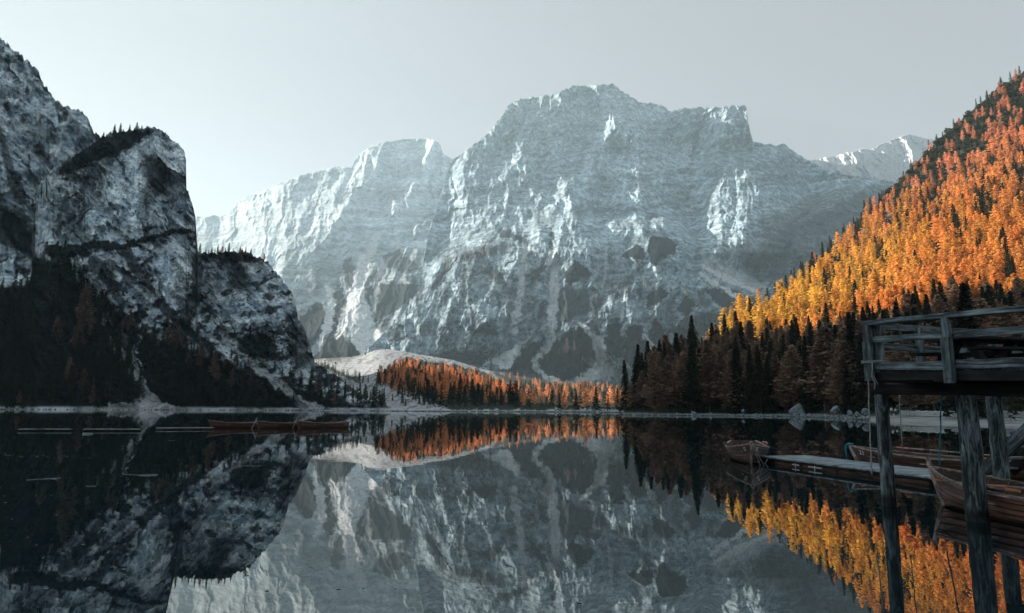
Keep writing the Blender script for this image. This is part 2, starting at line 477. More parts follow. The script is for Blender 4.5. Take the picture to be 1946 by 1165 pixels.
B_RIDGES = [
    ([(1168, 228), (1140, 285), (1112, 350), (1085, 410), (1060, 450)], 60, 40), ([(1200, 246), (1206, 300), (1196, 360), (1215, 430)], 42, 30), ([(1180, 330), (1165, 400), (1180, 440)], 26, 14),
    ([(1278, 213), (1296, 290), (1305, 380), (1325, 460), (1335, 540)], 55, -44), ([(1480, 280), (1460, 340), (1400, 420), (1370, 470)], 70, 12), ([(1380, 290), (1400, 360), (1390, 450)], 30, -18),
    ([(1530, 300), (1540, 360), (1490, 430), (1440, 480)], 50, -20), ([(1060, 172), (1048, 205), (1010, 235), (990, 300), (950, 345)], 34, 20), ([(960, 215), (910, 300), (880, 360)], 30, 14),
    ([(1110, 165), (1120, 220), (1100, 290)], 36, -16), ([(992, 343), (968, 370), (944, 397)], 15, 15), ([(950, 420), (925, 456)], 13, 13), ([(1088, 350), (1064, 378), (1044, 402)], 18, 16),
    ([(1010, 420), (1002, 480), (990, 560), (974, 630), (950, 680)], 26, -14), ([(1044, 425), (1056, 520), (1052, 590), (1036, 655)], 26, -18), ([(1090, 430), (1112, 480), (1090, 560), (1075, 610)], 30, 16),
    ([(1180, 420), (1172, 500), (1150, 560), (1122, 625)], 26, -14), ([(1240, 440), (1262, 520), (1290, 600), (1330, 660)], 46, 18), ([(1330, 480), (1328, 560), (1400, 600)], 22, 16),
    ([(880, 480), (850, 540), (800, 600), (770, 650)], 40, 16), ([(835, 500), (822, 545), (780, 600), (740, 650)], 16, 10), ([(930, 480), (920, 560), (900, 650)], 50, 10),
    ([(1440, 480), (1500, 430), (1560, 405), (1650, 352)], 26, 20), ([(1300, 208), (1420, 208)], 60, 10), ([(1300, 284), (1425, 280)], 22, -9), ([(1060, 640), (1110, 612), (1140, 660)], 34, 16),
    ([(1135, 655), (1142, 690), (1110, 722)], 18, -8), ([(1000, 640), (960, 690)], 30, 8), ([(1200, 600), (1170, 640)], 24, 10), ([(1150, 420), (1130, 450), (1100, 500)], 18, 9),
    ([(1250, 410), (1310, 440), (1330, 480)], 20, 10)]
def B_relief(u, v, t):
    low = sstep(430, 500, v) * sstep(780, 860, u) * sstep(1430, 1340, u)
    return b_low(u, v) * low + b_rel(u, v) * (1 - low) + ridges(u + 6 * fbm(u / 14, v / 14, 3, 901), v, B_RIDGES) * 1.7
b_veg = [
    ('p', [(1102, 618), (1129, 636), (1136, 667), (1139, 689), (1111, 716), (1065, 725), (1027, 703), (1018, 683), (1037, 664), (1077, 636)], 0, 1), ('p', [(1173, 604), (1182, 627), (1184, 680), (1154, 675), (1150, 643), (1157, 620)], 0, 1),
    ('p', [(1194, 616), (1218, 618), (1222, 643), (1246, 673), (1225, 700), (1188, 690), (1182, 646)], 0, 1), ('p', [(1247, 602), (1260, 627), (1264, 660), (1250, 663), (1231, 636), (1238, 612)], 0, 1),
    ('p', [(1095, 492), (1126, 524), (1102, 528), (1083, 545), (1070, 534), (1077, 514)], 0, 1), ('p', [(1068, 547), (1089, 545), (1142, 562), (1150, 581), (1117, 598), (1086, 611), (1061, 620), (1057, 590), (1058, 562)], 8, 0.9),
    ('p', [(1238, 449), (1256, 447), (1286, 463), (1283, 481), (1262, 488), (1247, 506), (1238, 504), (1229, 473)], 0, 1), ('p', [(1180, 487), (1207, 461), (1222, 473), (1224, 491), (1194, 488)], 0, 1),
    ('p', [(988, 668), (1034, 638), (1031, 660), (1015, 679), (1012, 705), (978, 706), (960, 700)], 0, 1), ('p', [(892, 618), (947, 622), (946, 638), (916, 638), (892, 630)], 6, 0.95),
    ('p', [(840, 670), (860, 662), (873, 672), (895, 668), (926, 677), (916, 696), (873, 694), (839, 680)], 0, 1), ('p', [(922, 504), (956, 514), (960, 536), (941, 533), (922, 516)], 7, 0.95),
    ('p', [(945, 439), (960, 436), (996, 451), (992, 462), (963, 455), (944, 448)], 0, 0.95), ('p', [(862, 487), (916, 470), (974, 460), (965, 478), (916, 490), (885, 495)], 8, 0.85),
    ('p', [(1027, 494), (1037, 486), (1039, 510), (1015, 536), (1001, 549), (1012, 522)], 0, 0.95), ('p', [(1027, 573), (1040, 571), (1036, 604), (1019, 608)], 0, 0.95), ('p', [(1046, 431), (1053, 454), (1046, 472), (1042, 448)], 0, 0.9),
    ('p', [(1228, 565), (1250, 545), (1270, 556), (1252, 578), (1228, 586)], 0, 1), ('p', [(1163, 555), (1194, 526), (1221, 502), (1209, 521), (1182, 549), (1163, 583)], 7, 0.9), ('p', [(815, 541), (842, 517), (839, 502), (863, 486), (856, 510), (845, 536), (822, 555)], 5, 0.9),
    ('p', [(729, 638), (759, 613), (764, 627), (753, 651)], 5, 0.9), ('p', [(1334, 549), (1390, 549), (1418, 570), (1380, 590), (1348, 572)], 0, 1), ('p', [(1285, 588), (1303, 561), (1328, 582), (1303, 602)], 0, 1),
    ('p', [(1380, 575), (1445, 556), (1440, 640), (1380, 620)], 0, 0.95), ('p', [(1260, 640), (1300, 602), (1350, 590), (1400, 600), (1400, 760), (1240, 760)], 6, 0.9), ('p', [(1130, 700), (1240, 690), (1240, 760), (1120, 760)], 8, 0.7),
    ('p', [(960, 702), (1030, 700), (1040, 730), (980, 725)], 6, 0.9), ('p', [(800, 680), (850, 676), (860, 700), (810, 692)], 6, 0.7), ('p', [(1222, 548), (1218, 567), (1210, 567), (1213, 548)], 3, 0.9),
    ('p', [(1418, 500), (1432, 480), (1484, 436), (1544, 414), (1600, 387), (1672, 352), (1760, 350), (1760, 560), (1500, 545), (1450, 530)], 14, 0.62), ('p', [(1484, 432), (1512, 414), (1540, 399), (1536, 408), (1500, 430)], 4, 0.8),
    ('p', [(1000, 400), (1040, 395), (1058, 430), (1010, 440)], 14, 0.35), ('p', [(1140, 425), (1160, 410), (1172, 409), (1150, 425)], 4, 0.8), ('p', [(1225, 412), (1240, 407), (1262, 410), (1240, 415)], 4, 0.8),
    ('p', [(1270, 330), (1300, 345), (1310, 385), (1280, 380)], 14, 0.45), ('p', [(1450, 300), (1500, 290), (1520, 330), (1480, 350), (1440, 340)], 16, 0.35), ('p', [(1000, 560), (1014, 560), (1020, 600), (1000, 600)], 8, 0.5),
    ('p', [(1240, 590), (1290, 560), (1330, 560), (1320, 620), (1270, 640)], 14, 0.45), ('p', [(1070, 590), (1100, 570), (1150, 590), (1140, 620), (1090, 620)], 12, 0.5)]
b_scree = [
    ('s', [(1101, 614), (1124, 634), (1140, 652), (1142, 682), (1132, 703), (1104, 724)], [3, 6, 10, 10, 9, 9], 1), ('p', [(922, 690), (1012, 638), (992, 658), (988, 678), (963, 703), (941, 694)], 0, 0.95),
    ('s', [(1046, 650), (1034, 668), (1017, 684), (1017, 700), (1034, 716), (1062, 724)], [7, 6, 5, 5, 5, 6], 1), ('s', [(1222, 640), (1238, 656), (1252, 680)], [4, 5, 5], 1), ('s', [(1276, 640), (1262, 660), (1256, 672)], [6, 4, 2], 0.6),
    ('s', [(1152, 470), (1150, 520), (1142, 560)], 3, 0.4), ('s', [(1000, 470), (988, 560), (976, 630)], [6, 6, 8], 0.75), ('s', [(1050, 480), (1054, 560), (1044, 640)], [8, 8, 9], 0.8), ('s', [(1334, 505), (1384, 530), (1444, 556)], [3, 5, 3], 1),
    ('s', [(1334, 522), (1370, 545), (1400, 566)], [3, 4, 3], 1), ('p', [(1330, 478), (1360, 490), (1440, 535), (1470, 556), (1440, 562), (1336, 505)], 5, 0.45), ('s', [(1126, 562), (1124, 590), (1120, 612)], 3, 0.5),
    ('s', [(1344, 560), (1370, 590)], 3, 0.5), ('s', [(940, 660), (950, 625), (960, 600)], 3, 0.35), ('s', [(870, 660), (880, 640)], 4, 0.4), ('s', [(1190, 550), (1180, 600), (1190, 640)], 3, 0.45), ('s', [(1480, 470), (1420, 470), (1390, 480)], 10, 0.3),
    ('p', [(1120, 680), (1160, 690), (1170, 715), (1140, 735), (1110, 725)], 5, 0.6)]
b_tone = [('s', [(1170, 235), (1130, 300), (1080, 400)], 16, 0.2), ('s', [(1200, 250), (1200, 350), (1210, 400)], 14, 0.2), ('p', [(1430, 440), (1500, 380), (1560, 360), (1640, 345), (1560, 430), (1480, 470)], 16, -0.25), ('p', [(860, 500), (1330, 480), (1340, 700), (760, 700)], 30, -0.2),  # first two strokes put the sunlight on the ribs into the tone
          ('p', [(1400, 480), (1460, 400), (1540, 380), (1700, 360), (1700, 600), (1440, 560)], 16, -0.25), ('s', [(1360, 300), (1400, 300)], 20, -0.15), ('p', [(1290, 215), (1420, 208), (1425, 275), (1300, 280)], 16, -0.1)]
b_m = masks_from(b_veg, b_scree, b_tone, seed=83, soft=1.3)
def B_masks(u, v, t, P):
    m = b_m(u, v)
    sp = sstep(0.22, 0.38, fbm(u / 26, v / 34, 5, 511, 0.65) + 0.12 * fbm(u / 6, v / 4, 3, 512)) * sstep(440, 540, v) * 0.85
    sp = np.maximum(sp, sstep(0.16, 0.36, fbm((u + 0.4 * v) / 9, v / 7, 4, 521, 0.7) + 0.35 * fbm(u / 50, v / 50, 3, 522)) * sstep(430, 500, v) * sstep(790, 850, u) * 0.92)
    m[0] = np.maximum(m[0], sp * (1 - m[1]))
    m[0] = m[0] * (1 - m[1])
    a, g = beds(u, v, 331)
    hi = sstep(520, 400, v)
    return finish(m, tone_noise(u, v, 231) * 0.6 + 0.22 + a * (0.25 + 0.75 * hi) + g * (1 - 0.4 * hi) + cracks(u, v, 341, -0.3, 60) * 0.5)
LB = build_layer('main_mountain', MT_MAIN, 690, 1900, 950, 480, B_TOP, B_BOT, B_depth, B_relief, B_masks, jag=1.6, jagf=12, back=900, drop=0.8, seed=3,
                 edge=lambda u, v, t: 160 * np.clip((1 - t) * 0 + sstep(820, 700, u) * 0 + 0, 0, 1))

# --- the sunlit ridge in the distance
C_TOP = [(1480, 330), (1535, 305), (1560, 302), (1600, 293), (1625, 286), (1640, 281), (1655, 284), (1680, 272), (1700, 264), (1720, 257), (1735, 256), (1755, 262), (1790, 268), (1850, 300), (1950, 340)]
C_BOT = [(1480, 420), (1950, 420)]
c_rel = rock_relief(171, 1.3, 0.5, 1.6, -0.5, 1.0)
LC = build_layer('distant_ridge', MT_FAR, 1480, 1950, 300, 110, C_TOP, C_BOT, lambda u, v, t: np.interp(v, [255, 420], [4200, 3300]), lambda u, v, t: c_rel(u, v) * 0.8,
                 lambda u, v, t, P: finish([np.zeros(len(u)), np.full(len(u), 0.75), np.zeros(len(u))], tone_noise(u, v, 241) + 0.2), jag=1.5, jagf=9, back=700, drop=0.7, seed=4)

# --- the valley floor between the far shore and the mountains
F_TOP = [(540, 694), (600, 682), (640, 680), (665, 678), (684, 675), (698, 671), (708, 667), (722, 664), (740, 664), (770, 668), (800, 674), (860, 684), (920, 702), (980, 714), (1040, 723), (1100, 729), (1140, 735), (1190, 740), (1300, 745)]
def shoreF(u): return np.interp(u, [540, 600, 700, 800, 900, 1050, 1190, 1300], [778.0, 779.5, 780.2, 781.0, 781.5, 782.3, 783.4, 784.5])
F_BOT = [(x, float(shoreF(x)) + 0.8) for x in range(540, 1301, 20)]
def F_depth(u, v, t):
    Yb = water_Y(u, np.interp(u, [540, 1300], [0, 0]) + np.array(polyf(F_BOT)(u)))
    return Yb + (1150 - Yb) * t ** 1.25
f_rel = rock_relief(191, 0.5, 0.3, 0.3, 0.0, 0.25)
f_m = masks_from([
    ('p', [(712, 722), (744, 692), (775, 680), (802, 686), (856, 693), (905, 703), (935, 714), (965, 730), (1018, 730), (1090, 728), (1200, 722), (1300, 720), (1300, 779), (849, 779), (802, 752), (760, 736)], 0, 1),
    ('s', [(593, 687), (636, 707), (683, 724)], [3, 4, 4], 0.9), ('p', [(560, 700), (586, 712), (622, 735), (658, 752), (726, 766), (740, 777), (560, 777)], 4, 0.8), ('p', [(560, 690), (600, 685), (640, 688), (690, 678), (690, 670), (560, 680)], 6, 0.7),
    ('p', [(800, 678), (850, 690), (838, 692), (805, 684)], 3, 0.8), ('p', [(930, 702), (1000, 714), (1060, 724), (1200, 728), (1200, 742), (1060, 742), (960, 730)], 4, 0.9)],
    [('s', [(965, 712), (940, 718), (952, 730), (975, 738)], [4, 3, 2, 2], 0.5)], [], seed=91, soft=1.5)
def F_masks(u, v, t, P):
    m = f_m(u, v)
    sp = sstep(0.2, 0.45, fbm(u / 18, v / 6, 4, 611, 0.7)) * 0.55
    m[0] = np.maximum(m[0], sp * sstep(690, 720, v))
    shr = sstep(0.14, 0.30, fbm(u / 10, v / 3.2, 5, 621, 0.7) + 0.25 * fbm(u / 60, v / 14, 3, 622)) * 0.85
    m[0] = np.maximum(m[0], shr * np.where((u < 760) & (v < 712), 0.55, 1.0))
    m[2] = m[2] + 0.5 * fbm((u + 2.2 * v) / 14, (v - 0.35 * u) / 5, 4, 623)
    run = sstep(0.12, 0.3, fbm((u + 1.5 * v) / 8, (v - 0.4 * u) / 26, 4, 631, 0.65)) * 0.5
    m[0] = np.maximum(m[0], run)
    zsh = sstep(0.9, 0.3, P[:, 2])
    m[0] = m[0] * (1 - zsh)
    return finish([m[0], 1 - m[0] * 0.5, m[2]], tone_noise(u, v, 251))
LF = build_layer('valley_ground', MT_LAND, 540, 1300, 480, 200, F_TOP, F_BOT, F_depth, lambda u, v, t: 1.2 * fbm(u / 30, v / 9, 4, 700) * sstep(0.02, 0.2, t), F_masks, jag=0.0, back=200, drop=0.1, seed=5)

# --- the cliffs on the near side: the high wall, then the tower and the wooded hump in front of it
G1_TOP = [(-1500, -420), (-1100, -330), (-700, -190), (-400, -120), (-200, -60), (-80, 0), (-30, 40), (0, 70), (12, 82), (30, 98), (58, 118), (72, 134), (84, 163), (108, 192), (124, 203), (150, 209), (164, 220), (178, 248), (190, 262),
          (230, 300), (300, 340)]
def shoreG(u): return np.interp(u, [-1500, -600, 0, 200, 350, 560, 720], [770, 773, 777.4, 777.8, 778.3, 779.2, 780.3])
G_BOT = [(x, float(shoreG(x)) + 0.8) for x in list(range(-1500, 0, 100)) + list(range(0, 761, 20))]
def Gbase(u): return np.clip(water_Y(u, polyf(G_BOT)(u)), 150, 420)
def G1_depth(u, v, t):
    Yb = Gbase(u)
    Y1 = np.interp(v, [-300, 70, 200, 380, 520, 560, 778], [900, 590, 560, 500, 470, 430, 0])
    k = sstep(540, 778, v)
    return np.where(v > 540, 430 - (430 - Yb) * ((v - 540) / 238) ** 0.85, Y1)
g_rel = rock_relief(301, 1.9, 1.2, 1.6, -0.55, 1.1)
def G1_relief(u, v, t):
    r = g_rel(u, v) * (1 - 0.6 * sstep(600, 720, v)) * 1.1
    r += ridges(u, v, [([(190, 258), (130, 310), (72, 352), (66, 470)], 34, -26), ([(60, 118), (100, 220), (120, 280)], 40, 18), ([(80, 285), (80, 290)], 22, -20), ([(10, 90), (30, 300), (60, 420)], 60, 22), ([(0, 380), (95, 480)], 22, -14)])
    return r * sstep(0.0, 0.03, t)
g1_m = masks_from([
    ('p', [(-200, 545), (0, 545), (50, 540), (90, 485), (130, 480), (220, 480), (260, 800), (-1500, 800), (-1500, 545)], 8, 1), ('p', [(0, 372), (30, 402), (60, 440), (100, 478), (90, 505), (40, 482), (-60, 440), (-60, 372)], 9, 0.95),
    ('s', [(110, 200), (126, 215), (120, 225)], 6, 0.8), ('s', [(30, 105), (60, 160), (90, 190)], 4, 0.6), ('p', [(58, 290), (75, 270), (98, 300), (80, 312)], 4, 0.8), ('s', [(0, 250), (20, 330), (40, 380)], [7, 9, 12], 0.75), ('s', [(0, 180), (25, 210)], 7, 0.5)],  # the polygon here puts the dark of the cave into the colour
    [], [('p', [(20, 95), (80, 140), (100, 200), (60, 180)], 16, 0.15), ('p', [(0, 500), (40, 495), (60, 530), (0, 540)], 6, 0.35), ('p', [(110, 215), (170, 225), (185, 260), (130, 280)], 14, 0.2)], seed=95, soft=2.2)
def G1_masks(u, v, t, P):
    m = g1_m(u, v)
    sp = sstep(0.20, 0.34, fbm((u - 0.7 * v) / 42, (v + 0.5 * u) / 18, 5, 711, 0.65) + 0.24 * (v - 440) / 300) * 0.92
    m[0] = np.maximum(m[0], sp)
    sh = sstep(2.2, 0.6, P[:, 2]); m[0] *= 1 - sh; m[1] = np.maximum(m[1], sh * 0.9)
    return finish(m, tone_noise(u, v, 261) * 0.8 + 0.2 + cracks(u, v, 361, 0.6, 44) + beds(v, u, 371)[1] * 0.4)
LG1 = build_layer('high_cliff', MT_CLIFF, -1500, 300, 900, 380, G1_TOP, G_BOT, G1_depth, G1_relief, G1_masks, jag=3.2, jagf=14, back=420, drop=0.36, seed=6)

G2_TOP = [(60, 470), (66, 372), (72, 352), (95, 328), (130, 298), (170, 278), (198, 258), (215, 250), (245, 247), (275, 243), (292, 241), (305, 247), (325, 261), (337, 272), (350, 289), (354, 305), (350, 325), (346, 345),
          (352, 358), (360, 368), (367, 395), (372, 415), (373, 440), (376, 474), (385, 480), (400, 481), (440, 476), (470, 478), (500, 492), (515, 506), (535, 530), (550, 548), (561, 572), (566, 603),
          (578, 622), (590, 655), (597, 690), (612, 697), (640, 714), (670, 738), (700, 758), (730, 772), (745, 777)]
def G2_depth(u, v, t):
    Yb = Gbase(u)
    Yc = np.interp(v, [240, 300, 460, 480, 640, 700, 778], [500, 476, 440, 425, 400, 385, 360])
    Yc = Yc + 62 * sstep(366, 392, u) * sstep(640, 470, v) * (1 - sstep(560, 640, v) * 0.5)
    Yc = Yc + 70 * np.clip((u - 520) / 80, 0, 1) ** 2
    Yc = Yc + 26 * np.clip((u - 330) / 44, 0, 1) ** 3 * sstep(480, 440, v)
    k = np.clip((v - 600) / 178, 0, 1)
    Yc = Yc + 52 * sstep(100, 60, u)
    return Yc * (1 - k ** 1.3) + Yb * k ** 1.3
def G2_relief(u, v, t):
    r = g_rel(u + 900, v) * 1.05 * (1 - 0.6 * sstep(640, 730, v))
    r += ridges(u, v, [([(268, 300), (272, 380), (268, 460)], 40, 20), ([(318, 290), (310, 380), (330, 450)], 30, -16), ([(150, 300), (110, 400), (90, 470)], 50, 20), ([(120, 480), (180, 466), (230, 471), (280, 456), (330, 440), (366, 441)], 14, 9),
                       ([(120, 492), (180, 478), (230, 484), (280, 470), (330, 454)], 12, -9), ([(376, 480), (378, 560), (360, 640)], 34, -24), ([(330, 460), (325, 520), (300, 600)], 30, 18), ([(240, 490), (290, 560), (350, 620)], 22, -12),
                       ([(470, 560), (480, 640), (470, 680)], 40, 18), ([(545, 560), (555, 640), (580, 690)], 30, 12), ([(500, 640), (520, 650)], 24, -18), ([(420, 600), (440, 660), (480, 700)], 18, -12)])
    return r * sstep(0.0, 0.03, t)
g2_m = masks_from([
    ('p', [(60, 480), (120, 500), (180, 560), (215, 620), (236, 700), (262, 745), (262, 790), (60, 790)], 8, 1), ('p', [(190, 560), (230, 598), (300, 640), (380, 672), (440, 690), (480, 706), (540, 730), (600, 745), (760, 790), (290, 790), (262, 705), (236, 660), (200, 620)], 7, 1),
    ('s', [(100, 478), (140, 478), (180, 464), (230, 470), (280, 455), (330, 440), (366, 440)], [14, 12, 9, 7, 6, 6, 4], 1), ('p', [(100, 330), (165, 270), (215, 252), (245, 245), (300, 246), (268, 268), (240, 290), (190, 305), (130, 332)], 5, 1), ('s', [(240, 480), (290, 560), (345, 620), (400, 660)], [10, 9, 9, 10], 0.85),
    ('p', [(270, 288), (300, 300), (320, 330), (316, 370), (290, 380), (278, 340)], 8, 0.9), ('s', [(130, 340), (165, 345), (150, 380)], 7, 0.7), ('p', [(440, 640), (500, 630), (520, 650), (510, 690), (470, 680)], 6, 1), ('p', [(376, 474), (510, 480), (530, 500), (440, 500), (376, 492)], 6, 0.95),
    ('p', [(430, 500), (470, 505), (480, 560), (440, 550)], 10, 0.85), ('s', [(376, 490), (372, 560), (340, 640)], [10, 12, 14], 0.85), ('p', [(545, 600), (580, 620), (600, 700), (560, 700), (540, 650)], 10, 0.8), ('s', [(180, 500), (230, 560), (250, 600)], 14, 0.8)],
    [('s', [(228, 648), (246, 676), (262, 708), (272, 740), (284, 764)], [5, 10, 9, 9, 18], 0.85), ('p', [(203, 783), (205, 768), (262, 764), (284, 752), (310, 764), (335, 772), (356, 784)], 0, 1), ('s', [(418, 606), (428, 640), (436, 656)], [5, 8, 5], 0.7),
     ('s', [(448, 664), (480, 694), (520, 722), (552, 748), (580, 770), (615, 779)], [4, 6, 7, 6, 10, 5], 0.8), ('s', [(200, 600), (214, 640), (222, 664)], [8, 10, 8], 0.6)],
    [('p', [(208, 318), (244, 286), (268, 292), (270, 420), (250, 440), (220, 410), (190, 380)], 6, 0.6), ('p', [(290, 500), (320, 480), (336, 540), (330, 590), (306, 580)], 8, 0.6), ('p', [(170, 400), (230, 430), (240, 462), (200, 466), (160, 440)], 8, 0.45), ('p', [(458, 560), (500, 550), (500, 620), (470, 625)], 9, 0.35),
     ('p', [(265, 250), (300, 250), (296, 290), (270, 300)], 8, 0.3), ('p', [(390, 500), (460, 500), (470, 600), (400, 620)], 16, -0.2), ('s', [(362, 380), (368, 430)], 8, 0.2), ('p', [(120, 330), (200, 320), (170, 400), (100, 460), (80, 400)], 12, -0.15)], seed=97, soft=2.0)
def G2_masks(u, v, t, P):
    m = g2_m(u, v)
    sp = sstep(0.18, 0.32, fbm((u - 0.5 * v) / 40, (v + 0.4 * u) / 20, 5, 811, 0.65) + 0.26 * (v - 440) / 260) * 0.92
    m[0] = np.maximum(m[0], sp * (1 - np.clip(m[2], 0, 1) * 1.3))
    m[0] = np.clip(m[0], 0, 1) * (1 - 0.92 * m[1])
    sh = sstep(2.2, 0.6, P[:, 2]); m[0] *= 1 - sh; m[1] = np.maximum(m[1], sh * 0.9)
    return finish(m, tone_noise(u, v, 271) * 0.8 + 0.12 + cracks(u, v, 381, 0.45, 40) + beds(u, v, 391)[1] * 0.6)
LG2 = build_layer('tower_cliff', MT_CLIFF, 60, 745, 720, 420, G2_TOP, G_BOT, G2_depth, G2_relief, G2_masks, jag=3.0, jagf=9, back=420, drop=lambda q: np.interp(q, [400, 520], [0.2, -0.6]), seed=8)  # behind the hump unseen ground rises, shaped to shade the valley scree

# --- the wooded hill with the beach at its foot
R_TOP = [(1182, 786), (1186, 780), (1205, 765), (1235, 742), (1280, 712), (1340, 668), (1400, 620), (1460, 578), (1520, 525), (1580, 474), (1640, 415), (1700, 356), (1750, 298), (1800, 252), (1850, 207), (1900, 167), (1946, 136), (2100, 20), (2300, -120), (2700, -330)]
R_BOT = [(1182, 788.6), (1300, 790), (1400, 790.6), (1520, 792), (1600, 795), (1640, 798), (1700, 803), (1800, 808), (1946, 813), (2300, 840), (2700, 880)]
def R_depth(u, v, t):
    Yb = water_Y(u, polyf(R_BOT)(u))
    Yt = np.interp(u, [1182, 1230, 1300, 1400, 1500, 1600, 1700, 1800, 2700], [208, 250, 320, 420, 520, 600, 650, 680, 700])
    return Yb + (Yt - Yb) * t ** 0.95
r_rel = rock_relief(401, 1.0, 0.2, 0.6, 0.0, 0.6)
r_m = masks_from([], [('p', [(1560, 800), (1640, 792), (1712, 785.5), (1830, 785), (2000, 784), (2700, 784), (2700, 900), (1560, 900)], 0, 1)], [('p', [(1760, 430), (1850, 390), (1890, 420), (1800, 470)], 10, 0.3)], seed=99, soft=1.2)
def R_masks(u, v, t, P):
    m = r_m(u, v)
    d = -stroke(np.stack([u, v], -1), [(1640, 420), (1700, 400), (1780, 385), (1860, 330), (1946, 300)], 0)
    rock = sstep(60, 10, d) * sstep(-0.05, 0.25, fbm(u / 18, v / 22, 4, 911, 0.65)) * 0.9
    m[0] = 1 - rock
    sh = sstep(0.9, 0.35, P[:, 2]); m[1] = np.maximum(m[1], sh * 0.75)
    m[0] *= 1 - m[1]
    return finish([m[0], m[1], m[2]], tone_noise(u, v, 281))
LR = build_layer('wooded_hill', MT_HILL, 1182, 2700, 800, 300, R_TOP, R_BOT, R_depth, lambda u, v, t: r_rel(u, v) * 0.35 * sstep(0.06, 0.2, t), R_masks, jag=1.5, jagf=14, back=260, drop=0.3, seed=12)

# --- lake bed and water
def sheet(name, z, mat, x0=-3000, x1=4600, y0=-900, y1=6000):
    return tag(mesh_obj(name, [(x0, y0, z), (x1, y0, z), (x1, y1, z), (x0, y1, z)], [(0, 1, 2, 3)], mat), kind='structure')
mb, n, l, b = new_mat('lake_bed', 1.0, 0.0)
l.new(ramp(n, l, noise_n(n, l, 0.3), [(0.3, (0.02, 0.028, 0.028)), (0.7, (0.05, 0.06, 0.055))]), b.inputs['Base Color'])
sheet('ground', -3.0, mb)
mw, n, l, b = new_mat('lake_water', 0.0, 0.5)
b.inputs['Base Color'].default_value = (0.005, 0.014, 0.018, 1)
b.inputs['IOR'].default_value = 1.9
geo = n.new('ShaderNodeNewGeometry').outputs['Position']
w1 = noise_n(n, l, 1.0, 3, 0.5, mapping(n, l, geo, (0.35, 0.9, 1)))
w2 = noise_n(n, l, 0.05, 2, 0.5, mapping(n, l, geo, (0.5, 1.6, 1)))
bp = n.new('ShaderNodeBump'); bp.inputs['Strength'].default_value = 0.10; bp.inputs['Distance'].default_value = 0.01
l.new(w1, bp.inputs['Height']); l.new(bp.outputs[0], b.inputs['Normal'])
rr = n.new('ShaderNodeMapRange'); l.new(w2, rr.inputs[0]); rr.inputs['From Min'].default_value = 0.45; rr.inputs['From Max'].default_value = 0.7
rr.inputs['To Min'].default_value = 0.0; rr.inputs['To Max'].default_value = 0.02; l.new(rr.outputs[0], b.inputs['Roughness'])
sheet('lake_water', 0.0, mw)

# ------------------------------------------------------------------ trees
def needles_mat(name, mass):
    m, n, l, b = new_mat(name, 0.8, 0.15)
    if mass:
        a = n.new('ShaderNodeAttribute'); a.attribute_name = 'tint'; base = a.outputs['Color']
    else:
        a = n.new('ShaderNodeObjectInfo'); base = a.outputs['Color']
    g = n.new('ShaderNodeNewGeometry')
    nz = noise_n(n, l, 0.55, 3, 0.7, g.outputs['Position'])
    c = mixc(n, l, 1.0, base, ramp(n, l, nz, [(0.3, (0.55, 0.5, 0.45)), (0.5, (1.0, 1.0, 1.0)), (0.7, (1.35, 1.4, 1.3))]), 'MULTIPLY')
    l.new(c, b.inputs['Base Color'])
    tr = n.new('ShaderNodeBsdfTranslucent'); l.new(c, tr.inputs['Color'])
    mx = n.new('ShaderNodeMixShader'); mx.inputs[0].default_value = 0.38
    l.new(b.outputs[0], mx.inputs[1]); l.new(tr.outputs[0], mx.inputs[2])
    l.new(mx.outputs[0], n['Material Output'].inputs['Surface'])
    return m
M_NEEDLE = needles_mat('needles', False)
M_MASS = needles_mat('needles_mass', True)
m_bark, n_, l_, b_ = new_mat('bark', 0.95, 0.1)
l_.new(ramp(n_, l_, noise_n(n_, l_, 3.0, 5, 0.7, mapping(n_, l_, n_.new('ShaderNodeNewGeometry').outputs['Position'], (1, 1, 0.2))), [(0.3, (0.045, 0.035, 0.03)), (0.7, (0.16, 0.13, 0.11))]), b_.inputs['Base Color'])

